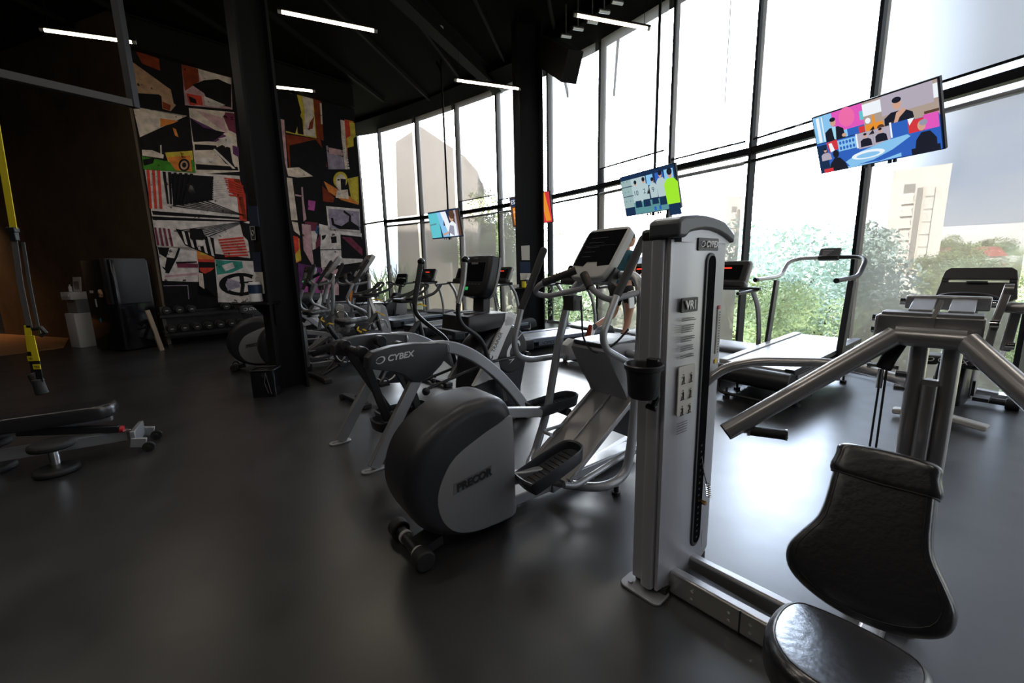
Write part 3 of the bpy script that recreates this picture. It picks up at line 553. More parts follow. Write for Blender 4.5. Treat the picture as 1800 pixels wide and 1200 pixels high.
b = MB(); b.prism([(.015, 1.53)] + [(y, LO(y) + .004) for y in (.015, .08, .15, .22, .29, .36, .42, .45)] + [(.45, 1.53)], VZ, -.08, .024); b.build('cover_crown', 'tower', CP)
b = MB(); b.prism([(y, z) for y, z in arch], VZ, -.088, .040); b.build('top_cap', 'capgrey', CP, bevel=.012)
b = MB(); b.prism([(-.088, -.032), (-.024, -.034), (-.022, -.006), (.002, -.016), (.006, .02), (-.088, .02)], UV, 1.538, 1.603); b.build('cap_corner', 'black', CP, bevel=.008)
# selector slot
fx = lambda y: .031 - .45 * (y - .21) ** 2 + .0
sl = [(y, z) for y, z in rrect(.205, .155, .292, 1.49, .042, 8)]; si = [(y, z) for y, z in rrect(.222, .170, .286, 1.478, .031, 8)]
b = MB(); b.prism(sl, VZ, .0, .038); b.build('slot_trim', 'graphite', CP, bevel=.003)
b = MB(); b.prism(si, VZ, .0, .0395); b.build('slot_recess', mat('slot_black', (.002, .002, .003), .9, spec=.05), CP)
b = MB()
for k in range(16): b.box((.040, .247, .20 + k * .03), (.002, .012, .008))
st = b.build('weight_plate_marks', 'graphite', CP)
b = MB(); q = [(.045, .262, .60 - .0008 * k * k * .0) for k in range(2)]; c0 = Vector((.05, .255, .56)); c1 = Vector((.06, .285, .44))
b.tube([(.041, .25, .60), (.05, .262, .52), (.06, .285, .45)], .0035, 6)
pts = [Vector((.06 + .012 * math.cos(k * .9), .285 + .004 * k / 10 + .012 * math.sin(k * .9), .46 - .0016 * k)) for k in range(46)]; b.tube(pts, .003, 6)
b.build('coiled_lanyard', 'chrome', CP)
b = MB(); b.cyl((.04, .262, .375), (.068, .262, .375), .010, 12); b.build('selector_pin', 'gold', CP)
# badges and decals on the curved cover
def decal(nm, y0, z0, y1, z1, m, th=.003, off=.002):
    pts = [(y, z) for y, z in rrect(min(y0, y1), min(z0, z1), max(y0, y1), max(z0, z1), min(.006, abs(z1 - z0) * .3))]
    b = MB(); b.loft([[Vector((fx(y) + off - .004, y, z)) for y, z in pts], [Vector((fx(y) + off + th - .002, y, z)) for y, z in pts]]); return b.build(nm, m, CP)
a, c = PF.U(1231, 415, .03), PF.U(1266, 437, .03)
bd = decal('badge', .135, 1.548, .322, 1.498, 'black', .005, .001)
text('CYBEX', .034, 'letter', CP, (.0385, .186, 1.512), (-.0, 1, 0), (0, 0, 1), 'badge_lettering', .25, .002, 1.05, bold=.0012)
swoosh(CP, (.0395, .162, 1.523), (0, 1, 0), (0, 0, 1), .012, name='badge_emblem')
decal('model_badge', .040, 1.315, .150, 1.258, 'ink', .004, .004)
text('VR1', .050, 'letter', CP, (.0315, .056, 1.27), (.02, 1, 0), (0, 0, 1), 'badge_lettering', 0, .002, 1.02, bold=.001)
b = MB(); rr = random.Random(3); z = 1.235
while z > 1.06:
    for _ in range(rr.choice((2, 3, 4))):
        e = .15 - rr.random() * .03; b.quad([(fx(.045) + .004, .045, z), (fx(e) + .003, e, z), (fx(e) + .003, e, z - .0035), (fx(.045) + .004, .045, z - .0035)]); z -= .0085
    z -= .012
for k in range(5): b.quad([(fx(.045) + .004, .045, .80 - k * .011), (fx(.12) + .003, .12, .80 - k * .011), (fx(.12) + .003, .12, .797 - k * .011), (fx(.045) + .004, .045, .797 - k * .011)])
b.build('instruction_text', 'graphite', CP)
decal('instruction_chart', .046, 1.038, .160, .83, 'paper', .002, .003)
b = MB()
for i in range(3):
    for j in range(2):
        y0, z0 = .060 + j * .052, .985 - i * .067; X = fx(y0) + .0065
        def ln(pts, r=.0016): b.tube([(X, y0 + a_, z0 + b_) for a_, b_ in pts], r, 5)
        ln([(.0, -.02), (.03, -.02)]); ln([(.022, -.02), (.022, .01)]); ln([(.006, -.02), (.010, -.006), (.019, -.006), (.019, .012)]); ln([(.018, .008), (.006, .008 + .008 * j)]); b.ball((X, y0 + .018, z0 + .018), .0035, (.4, 1, 1), 1)
b.build('pictograms', 'ink', CP)
decal('warning_label', .365, 1.25, .400, 1.045, 'paper', .002, .006); decal('warning_header', .365, 1.262, .400, 1.245, 'red', .002, .0065)
b = MB()
for k in range(16): b.quad([(fx(.365) + .0095, .370, 1.235 - k * .012), (fx(.395) + .0095, .395, 1.235 - k * .012), (fx(.395) + .0095, .395, 1.230 - k * .012), (fx(.365) + .0095, .370, 1.230 - k * .012)])
b.build('warning_text', 'ink', CP); decal('yellow_sticker', .360, 1.02, .400, 1.0, 'yellow', .002, .006)
b = MB(); b.box((-.01, .1, .16), (.004, .012, .05)); b.quad([(.028, .33, .19), (.028, .333, .19), (.030, .333, .10), (.030, .33, .10)]); b.build('cable_notch', 'black', CP)
b = MB(); b.pillow(rrect(-.17, -.06, .03, .06, .03), UV, 0, .012, .004); b.cyl((-.13, -.02, .0), (-.13, -.02, .02), .012); b.build('floor_tab', 'silver', CP)
b = MB(); b.prism([(-.13, .02), (.02, .02), (.02, .40), (-.13, .40)], UV, 0, .04); b.build('tower_foot', 'black', CP)
# bottle holder on the side of the tower
cup = MB(); cc = Vector((-.046, -.105, 0)); n_ = 28
prof = [(.052, .935), (.058, .945), (.066, 1.045), (.074, 1.05), (.075, 1.066), (.070, 1.07), (.064, 1.062), (.056, .955), (.0, .952)]
cup.loft([[cc + Vector((r * math.cos(2 * math.pi * j / n_), r * math.sin(2 * math.pi * j / n_), z)) for j in range(n_)] for r, z in [(.001, .934)] + prof[:-1] + [(.001, .952)]]); cup.build('bottle_holder', 'black', CP)
b = MB(); b.box((-.045, -.035, 1.02), (.05, .03, .12)); b.bar([(-.02, -.05, 1.0), (-.012, -.055, .93), (-.02, -.07, .89)], .02, .02); b.cyl((-.05, -.07, .89), (-.005, -.07, .885), .012); b.build('holder_bracket', 'black', CP, bevel=.004)
# base rails from tower to seat
for nm, y, z, w_ in (('base_rail', .085, .055, .055), ('base_rail', .235, .06, .05)):
    b = MB(); b.bar([(-.0, y, z), (.70, y, z)], w_, .11 if y < .1 else .10); o = b.build(nm, 'steel', CP, bevel=.012)
for x in (.12, .27, .35, .50):
    for z in (.04, .075): b = MB(); b.cyl((x, .0575, z), (x, .053, z), .007, 10); b.build('rail_bolt', 'chrome', CP)
b = MB(); b.box((.31, .0575, .055), (.004, .008, .108)); b.build('rail_joint', 'black', CP)
b = MB(); b.bar([(.05, .16, .07), (.7, .15, .05)], .03, .02); b.build('pulley_cable_guard', 'graphite', CP)
b = MB(); b.bar([(.66, -.75, .05), (.66, .62, .05)], .07, .07); b.build('floor_beam', 'steel', CP, bevel=.01)
b = MB(); b.bar([(.54, .58, .035), (.76, .58, .035)], .07, .06); b.build('cross_foot', 'steel', CP, bevel=.01); b = MB(); b.bar([(.4, -.72, .035), (.92, -.72, .035)], .07, .06); b.build('cross_foot', 'steel', CP, bevel=.01)
# seat
seat = [(.50, -.16), (.62, -.145), (.74, -.15), (.83, -.18), (.855, -.26), (.84, -.36), (.80, -.45), (.74, -.52), (.64, -.54), (.54, -.52), (.47, -.45), (.44, -.36), (.435, -.26), (.455, -.19)]
seat = [(.675 + (x - .645) * .80, y) for x, y in seat]
b = MB(); b.pillow(smooth_poly(seat, 3), lambda x, y, h: Vector((x, y, h - (y + .16) * .19 - .01)), .345, .462, .040, 5); st = b.build('seat', 'vinyl', CP, sub=1)
b = MB(); sm = smooth_poly([(.675 + (x - .675) * .86, -.33 + (y + .33) * .86) for x, y in seat], 3); b.tube([Vector((x, y, .4505 - (y + .16) * .19)) for x, y in sm + [sm[0]]], .0014, 6); b.build('seam', 'black', st)
b = MB(); b.bar([(.675, -.33, .07), (.675, -.33, .37)], .06, .06, up=(1, 0, 0)); b.build('seat_post', 'steel', CP); b = MB(); b.box((.675, -.33, .35), (.22, .28, .02)); b.build('seat_plate', 'black', CP)
# back pad: bulging foot, narrow head wrapped with a cover
PB = Vector((-.004, .0, .376)); pa = R(27); pdir = Vector((0, math.sin(pa), math.cos(pa))); pn_ = Vector((0, -math.cos(pa), math.sin(pa)))
PD = lambda x, y, h: PB + Vector((x, 0, 0)) + pdir * y + pn_ * h
outl = [(.655, -.03), (.76, -.015), (.845, .03), (.865, .10), (.835, .17), (.795, .25), (.785, .39), (.775, .485), (.735, .50), (.655, .505), (.575, .50), (.535, .485), (.525, .39), (.515, .25), (.475, .17), (.445, .10), (.465, .03), (.55, -.015)]
b = MB(); b.pillow(smooth_poly(outl, 3), PD, -.075, .02, .038, 5); bk = b.build('back_pad', 'vinyl', CP, sub=1)
b = MB(); sm = [(.655 + (x - .655) * .84, .2 + (y - .2) * .88) for x, y in smooth_poly(outl, 3)]; b.tube([PD(x, y, .0205) for x, y in sm + [sm[0]]], .0012, 6); b.build('seam', 'black', bk)
wrap = [(.521, .395), (.655, .39), (.789, .395), (.786, .46), (.776, .502), (.655, .512), (.534, .502), (.524, .46)]
b = MB(); b.pillow(smooth_poly(wrap, 3), PD, -.078, .0235, .034, 5); hw = b.build('head_cover', 'vinyl', CP, sub=1)
b = MB(); b.tube([PD(.522, .40, -.06), PD(.522, .40, .0), PD(.54, .40, .021), PD(.655, .396, .025), PD(.77, .40, .021), PD(.788, .40, .0), PD(.788, .40, -.06)], .003, 6, fil=.01); b.build('cover_hem', 'black', hw)
b = MB(); b.box(PD(.655, .2, -.085), (.2, .02, .3), Matrix.Rotation(-pa, 3, 'X')); b.build('pad_plate', 'black', CP); b = MB(); b.bar([PD(.655, .2, -.09), (.70, .47, .70)], .05, .05); b.build('pad_bracket', 'steel', CP)
# twin column
for x in (.672, .752): b = MB(); b.tube([(x, .47, .05), (x, .47, 1.16)], .025, 18); b.build('column_tube', 'steel', CP)
b = MB(); b.tube([(.708, .44, .10), (.713, .45, 1.02)], .022, 16); b.build('column_tube', 'steel', CP)
b = MB(); b.bar([(.675, .47, 1.02), (.765, .47, 1.02)], .03, .03, up=(0, 0, 1)); b.build('column_bridge', 'steel', CP)
for z in (.99, 1.04): b = MB(); b.cyl((.62, .47, z), (.655, .47, z), .012, 6); b.build('column_bolt', 'chrome', CP)
# pivot head
def bx_(nm, p, q, wd_, ht_, m_='gunmetal', bev=.006, up=(0, 0, 1)): b = MB(); b.bar([p, q], wd_, ht_, up=up); return b.build(nm, m_, CP, bevel=bev)
bx_('pivot_beam', (.55, .50, 1.215), (.815, .50, 1.215), .07, .075)
bx_('pivot_top_plate', (.56, .515, 1.257), (.81, .515, 1.257), .09, .010, 'silver', .002)
bx_('end_plate', (.548, .50, 1.20), (.556, .50, 1.20), .12, .10, 'steel', .004)
bx_('hanger_beam', (.60, .68, 1.285), (.82, .68, 1.285), .05, .05)
for x in (.655, .755): bx_('hanger_plate', (x, .53, 1.262), (x, .66, 1.295), .062, .014, 'silver', .002)
for x in (.695,): b = MB(); b.bar([(x, .46, 1.15), (x, .465, 1.245), (x + .01, .52, 1.30)], .012, .016, up=(0, 1, 0)); b.build('hook_strap', 'gunmetal', CP)
b = MB(); b.bar([(.825, .46, 1.13), (.835, .47, 1.25), (.85, .50, 1.36)], .02, .03, up=(0, 1, 0)); b.bar([(.865, .52, 1.15), (.875, .52, 1.30)], .025, .03, up=(0, 1, 0)); b.build('pivot_link', 'gunmetal', CP, bevel=.004)
b = MB(); b.cyl((.85, .5, 1.29), (.94, .46, 1.29), .017); b.cyl((.84, .49, 1.345), (.86, .49, 1.345), .018); b.build('plunger_shaft', 'gunmetal', CP); b = MB(); b.cyl((.92, .468, 1.29), (.95, .455, 1.29), .014, r2=.034); b.cyl((.95, .455, 1.29), (.956, .452, 1.29), .034); b.build('plunger_knob', 'rubber', CP)
b = MB()
for p_ in ((.545, .50, 1.19), (.545, .50, 1.235), (.596, .68, 1.285), (.825, .68, 1.285), (.835, .45, 1.24), (.875, .50, 1.17)): b.cyl(Vector(p_) - Vector((.012, 0, 0)), Vector(p_) + Vector((.008, 0, 0)), .013, 10)
b.build('pivot_bolts', 'chrome', CP)
# press arms
AR = .033
b = MB(); b.tube([(.61, .42, 1.185), (.78, .42, 1.185)], AR, 18); b.build('arm_crossbar', 'gunmetal', CP)
for s in (1, -1):
    ex = .695 - s * .085; x1 = .695 - s * .50
    arm = [(ex, .42, 1.185), (x1, .105, .80)]
    b = MB(); b.tube(arm, AR, 20); am = b.build('press_arm', 'gunmetal', CP)
    d_ = (Vector(arm[1]) - Vector(arm[0])).normalized(); e_ = Vector(arm[1])
    b = MB(); b.cyl(e_ - d_ * .006, e_ + d_ * .006, AR * .98, 20); b.build('arm_end_cap', 'black', am)
    g0 = e_ - d_ * .055 + Vector((0, 0, -.02)); g1 = g0 + Vector((s * .145, .062, .0))
    b = MB(); b.cyl(g0, g0 + (g1 - g0) * .22, .013, 14); b.cyl(g0 + (g1 - g0) * .17, g0 + (g1 - g0) * .24, .021, 16); b.cyl(g0 + (g1 - g0) * .96, g1, .021, 16); b.build('handle_collar', 'chrome', am)
    b = MB(); b.cyl(g0 + (g1 - g0) * .24, g0 + (g1 - g0) * .96, .0185, 18); b.build('handle_grip', 'rubber', am)
# connecting tube and cable run
q = [PF.V(1262, 676, .30), PF.V(1290, 661, .36), PF.V(1380, 652, .44), PF.V(1480, 650, .50), PF.V(1590, 664, .49)]
b = MB(); b.tube([(.0, .30, .90), (.06, .36, .985), (.16, .44, 1.02), (.40, .62, 1.02), (.52, .60, 1.015), (.66, .48, 1.01)], .020, 14, fil=.06); b.build('link_tube', 'steel', CP)
b = MB(); b.bar([(.625, .44, 1.17), (.60, .43, 1.10), (.59, .42, 1.06)], .02, .045, up=(1, 0, 0)); b.build('pulley_housing', 'black', CP, bevel=.006)
b = MB(); b.cyl((.55, .43, 1.07), (.63, .43, 1.07), .008, 10); b.cyl((.545, .43, 1.07), (.556, .43, 1.07), .014, 10); b.cyl((.585, .425, 1.06), (.585, .42, .99), .009, 10); b.build('pulley_axle', 'chrome', CP)
b = MB(); b.cyl((.585, .42, 1.0), (.575, .40, .15), .0035, 6); b.cyl((.60, .42, 1.06), (.600, .40, .15), .0035, 6); b.build('steel_cable', 'ink', CP)


# ------------------------------------------------------------------ elliptical cross trainer prototype
def make_elliptical(label, loc, deg, group, detail=True):
    T = thing('elliptical_trainer', label, 'elliptical', loc, deg, group)
    # flywheel shroud: D-shaped body, graphite hood with light side panels
    body = [(.53, .05), (.40, .035), (.25, .045), (.10, .10), (-.02, .20), (-.085, .34), (-.085, .47), (-.03, .60), (.08, .70), (.22, .765), (.36, .785), (.47, .765), (.53, .70), (.545, .60), (.545, .30)]
    b = MB(); b.pillow(smooth_poly(body, 3), UZ, -.235, .12, .085, 6, taper=.8); sh = b.build('flywheel_shroud', 'graphite', T)
    panel = [(.512, .665), (.42, .635), (.32, .60), (.17, .53), (.095, .44), (.06, .34), (.075, .23), (.13, .145), (.22, .095), (.34, .075), (.45, .075), (.53, .09), (.53, .20), (.53, .35), (.53, .50), (.525, .60)]
    for v0, v1 in ((-.240, -.215), (.10, .125)):
        b = MB(); b.pillow(smooth_poly(panel, 3), UZ, v0, v1, .006, 2); pn = b.build('side_panel', 'grey', sh)
    if detail:
        bp_ = [( .145, .335), (.37, .365), (.375, .425), (.15, .395)]
        b = MB(); b.prism(bp_, UZ, -.2425, -.236); b.build('name_plate', mat('plate_grey', (.15, .15, .16), .5), sh)
        text('PRECOR', .056, 'ink', sh, (.165, -.2435, .347), (1, 0, .13), (0, 0, 1), 'name_lettering', .12, .001, 1.0, bold=.003)
        crest = [(.0, .640), (.10, .712), (.24, .772), (.36, .790), (.46, .772)]
    b = MB(); b.prism([(.50, .0), (.56, .0), (.575, .10), (.53, .12), (.50, .12)], UZ, -.16, .06); b.build('shroud_foot', 'graphite', T, bevel=.012)
    b = MB(); b.cyl((-.03, -.25, .055), (-.03, .11, .055), .030, 20); rl = b.build('rear_roller', 'black', T)
    for y0, y1 in ((-.262, -.19), (.05, .122)): b = MB(); b.cyl((-.03, y0, .055), (-.03, y1, .055), .052, 24); b.build('rubber_wheel', 'rubber', T, bevel=.008)
    b = MB(); b.cyl((-.03, -.185, .055), (-.03, -.165, .055), .036, 20); b.cyl((-.03, -.02, .055), (-.03, .0, .055), .036, 20); b.build('roller_collar', 'lgrey', rl)
    b = MB(); b.cyl((-.03, -.17, .055), (-.03, -.19, .055), .034, 20); b.bar([(-.03, -.13, .05), (.1, -.1, .06)], .12, .05); b.build('roller_bracket', 'black', rl)
    # base frame
    b = MB(); b.bar([(.45, -.06, .065), (1.78, -.06, .065)], .11, .07); b.build('base_beam', 'silver', T, bevel=.01)
    b = MB(); b.bar([(.9, -.10, .045), (1.93, .09, .045)], .06, .05); b.build('base_beam', 'silver', T, bevel=.01)
    # looped side frame: floor loop rising to the console arch
    near = [(.86, .0, .10), (.98, -.20, .085), (1.12, -.36, .085), (1.30, -.385, .12), (1.345, -.385, .30), (1.385, -.38, .60), (1.43, -.37, 1.05), (1.45, -.35, 1.28), (1.49, -.28, 1.38), (1.50, -.06, 1.38)]
    b = MB(); b.tube(near, .029, 16, fil=.14); b.build('frame_tube', 'silver', T)
    far = [(.86, .05, .10), (.98, .20, .09), (1.07, .26, .10), (1.20, .26, .40), (1.31, .26, .88), (1.40, .25, 1.20), (1.46, .20, 1.34), (1.47, .05, 1.38)]
    b = MB(); b.tube(far, .029, 16, fil=.12); b.build('frame_tube', 'silver', T)
    for y, s in ((-.36, -1), (.24, 1)): b = MB(); b.cyl((1.24, y, 0), (1.24, y, .06), .016, 12); b.cyl((1.24, y, 0), (1.24, y, .022), .028, 14); b.build('levelling_foot', 'black', T)
    b = MB(); b.tube([(.86, -.28, .16), (.93, -.30, .14), (1.50, -.30, .22)], .020, 12, fil=.05); b.build('side_brace', 'silver', T)
    b = MB(); b.tube([(.99, -.02, .36), (1.02, .1, .34), (1.35, .12, .33)], .012, 10, fil=.04); b.build('side_brace', 'silver', T)
    # ramp
    rd = (Vector((1.66, 0, .62)) - Vector((.93, 0, .10))).normalized()
    b = MB(); b.bar([(.93, -.06, .12), (1.66, -.06, .60)], .36, .035, up=(0, 0, 1)); rp = b.build('ramp', 'gunmetal', T, bevel=.006)
    for y in (-.235, -.06, .115): b = MB(); b.bar([(.94, y, .145), (1.66, y, .62)], .028 if y != -.06 else .012, .03); b.build('ramp_rail', 'gunmetal', rp, bevel=.003)
    # front housing
    hs = [(1.33, .93), (1.60, .93), (1.72, .88), (1.76, .70), (1.80, .40), (1.74, .22), (1.62, .22), (1.57, .40), (1.50, .58), (1.42, .70), (1.34, .84)]
    b = MB(); b.pillow(smooth_poly(hs, 2), UZ, -.20, .14, .03, 3); hg = b.build('front_housing', 'grey', T)
    b = MB(); b.pillow(rrect(1.31, -.19, 1.72, .13, .05), UV, .915, .945, .01, 2); b.build('housing_lid', 'graphite', hg)
    b = MB(); b.prism(smooth_poly([(1.44, .84), (1.48, .80), (1.53, .68), (1.56, .55), (1.58, .55), (1.555, .68), (1.51, .80), (1.46, .85)], 2), UZ, -.203, -.19); b.build('arm_slot', 'ink', hg)
    # pedals on their beams
    def pedal(cu, cv, cz, tilt, s):
        rot = Matrix.Rotation(tilt, 3, 'Y'); f = lambda x, y, h: Vector((cu, cv, cz)) + rot @ Vector((x, y, h))
        oval = smooth_poly([(-.21, -.06), (-.17, -.085), (.10, -.085), (.19, -.065), (.215, 0), (.19, .065), (.10, .085), (-.17, .085), (-.21, .06)], 3)
        secs = [[f(x * k, y * k, h) for x, y in oval] for k, h in ((.80, -.035), (.95, -.03), (1.04, .045), (1.0, .052), (.95, .045), (.90, .0), (.02, -.002))]
        b = MB(); b.loft(secs); pd = b.build('pedal', 'graphite', T)
        b = MB()
        for i in range(9): b.bar([f(-.14 + i * .035, -.06, .0), f(-.14 + i * .035, .06, .0)], .008, .006)
        b.build('tread_ribs', 'black', pd)
        return f
    f1 = pedal(.75, -.30, .40 - .08, R(-14), -1); f2 = pedal(1.30, .30, .42, R(-2), 1)
    b = MB(); b.bar([(.44, .22, .57), (1.12, .24, .42)], .05, .07); b.build('pedal_beam', 'silver', T, bevel=.008)
    b = MB(); b.bar([(.40, -.16, .30), (.60, -.22, .28), (.80, -.27, .27)], .05, .07); b.build('pedal_beam', 'silver', T, bevel=.008)
    b = MB(); b.cyl((.80, -.30, .26), (.80, -.20, .26), .03); b.cyl((1.36, .30, .37), (1.36, .20, .37), .03); b.build('pedal_joint', 'black', T)
    # moving handlebars
    for s, pts, gi in ((-1, [(1.455, -.35, 1.60), (1.22, -.35, 1.27), (1.10, -.35, 1.05), (1.13, -.35, .96), (1.36, -.35, .84), (1.44, -.34, .72), (1.47, -.34, .60)], 0), (1, [(1.24, .33, 1.56), (1.03, .33, 1.16), (.96, .33, .95), (.98, .33, .84), (1.09, .33, .79), (1.40, .32, .78), (1.66, .30, .77)], 0)):
        b = MB(); b.tube(pts[1:], .0215, 14, fil=.09); hb = b.build('moving_handlebar', 'silver', T)
        b = MB(); b.tube([pts[0], pts[1]], .027, 16, r2=.024); b.ball(pts[0], .027); b.build('grip', 'rubber', hb)
    b = MB(); b.cyl((1.52, -.38, .86), (1.52, .34, .86), .028, 16); b.build('pivot_tube', 'silver', T)
    b = MB(); b.pillow([(1.50, .66), (1.56, .66), (1.58, .90), (1.50, .94), (1.44, .86)], UZ, -.40, -.32, .008, 2); b.build('pivot_cover', 'lgrey', T); b = MB(); b.pillow([(1.44, .74), (1.62, .74), (1.62, .86), (1.50, .90), (1.42, .86)], UZ, .28, .36, .008, 2); b.build('pivot_cover', 'lgrey', T)
    # fixed grips with heart-rate contacts
    for s in (-1, 1):
        c = -.05; pts = [(1.42, c + s * .12, 1.30), (1.22, c + s * .33, 1.24), (1.13, c + s * .36, 1.27), (1.13, c + s * .30, 1.33), (1.30, c + s * .12, 1.42)] if s > 0 else [(1.45, -.34, 1.28), (1.20, -.30, 1.24), (1.14, -.22, 1.31), (1.16, -.14, 1.40)]
        b = MB(); b.tube(pts, .019, 12, fil=.06); fh = b.build('fixed_handle', 'grey', T)
        e0, e1 = Vector(pts[-2]), Vector(pts[-1]); b = MB(); b.cyl(e0.lerp(e1, .1), e1, .026, 16); g = b.build('contact_grip', 'rubber', fh)
        b = MB(); up_ = Vector((-.3, -.3, .9)).normalized() * .009; b.cyl(e0.lerp(e1, .25) + up_ * .8, e0.lerp(e1, .9) + up_ * .8, .0195, 12); b.build('metal_contact', 'gold', g)
    b = MB(); b.box((1.30, .10, 1.20), (.08, .10, .10)); b.tube([(1.30, .02, 1.22), (1.30, -.0, .95), (1.32, -.1, .86), (1.36, -.22, .94), (1.40, -.30, 1.05)], .007, 8, fil=.08); b.build('headphone_cord', 'ink', T)
    # console, tilted back towards the user
    ca = R(-38); o_ = Vector((1.37, .045, 1.36)); cu_ = Vector((.60, 0, .80)).normalized(); cn = Vector((-.80, 0, .60)).normalized()
    cf = lambda x, y, h: o_ + Vector((0, -x * .92, 0)) + cu_ * y + cn * h
    face = smooth_poly([(-.17, .04), (-.12, .0), (.12, .0), (.17, .04), (.20, .12), (.205, .24), (.205, .36), (.19, .405), (.14, .42), (-.14, .42), (-.19, .405), (-.205, .36), (-.205, .24), (-.20, .12)], 3)
    b = MB(); b.pillow(face, cf, -.045, .02, .014, 3); cs = b.build('console', 'lgrey', T)
    b = MB(); b.prism([(-.178, .10), (-.07, .09), (-.05, .125), (.05, .125), (.07, .09), (.178, .10), (.182, .39), (-.182, .39)], cf, .0, .0225); b.build('display', 'gloss', cs)
    b = MB()
    for k in range(5): b.quad([cf(-.13, .17 + k * .04, .0232), cf(-.04 + .02 * k, .17 + k * .04, .0232), cf(-.04 + .02 * k, .172 + k * .04, .0232), cf(-.13, .172 + k * .04, .0232)])
    b.quad([cf(-.15, .262, .0232), cf(.15, .262, .0232), cf(.15, .2635, .0232), cf(-.15, .2635, .0232)]); b.build('display_marks', 'capgrey', cs)
    b = MB(); b.bar([(1.42, -.05, 1.33), (1.47, -.05, 1.42)], .2, .05, up=(1, 0, 0)); b.build('console_neck', 'graphite', T)
    return T
ell = make_elliptical('elliptical trainer nearest the camera, with a large grey round shroud in the centre foreground', (-.57, 2.05), 36, 'elliptical trainers')
c = copy_tree(ell); c.location = (-4.28, 6.42, 0); c.rotation_euler = (0, 0, R(28)); c['label'] = 'elliptical trainer behind the left side of the near column, farthest left of its kind'
c = copy_tree(ell); c.location = (-3.55, 5.95, 0); c.rotation_euler = (0, 0, R(34)); c['label'] = 'elliptical trainer right behind the near column, its console beside the mural edge'

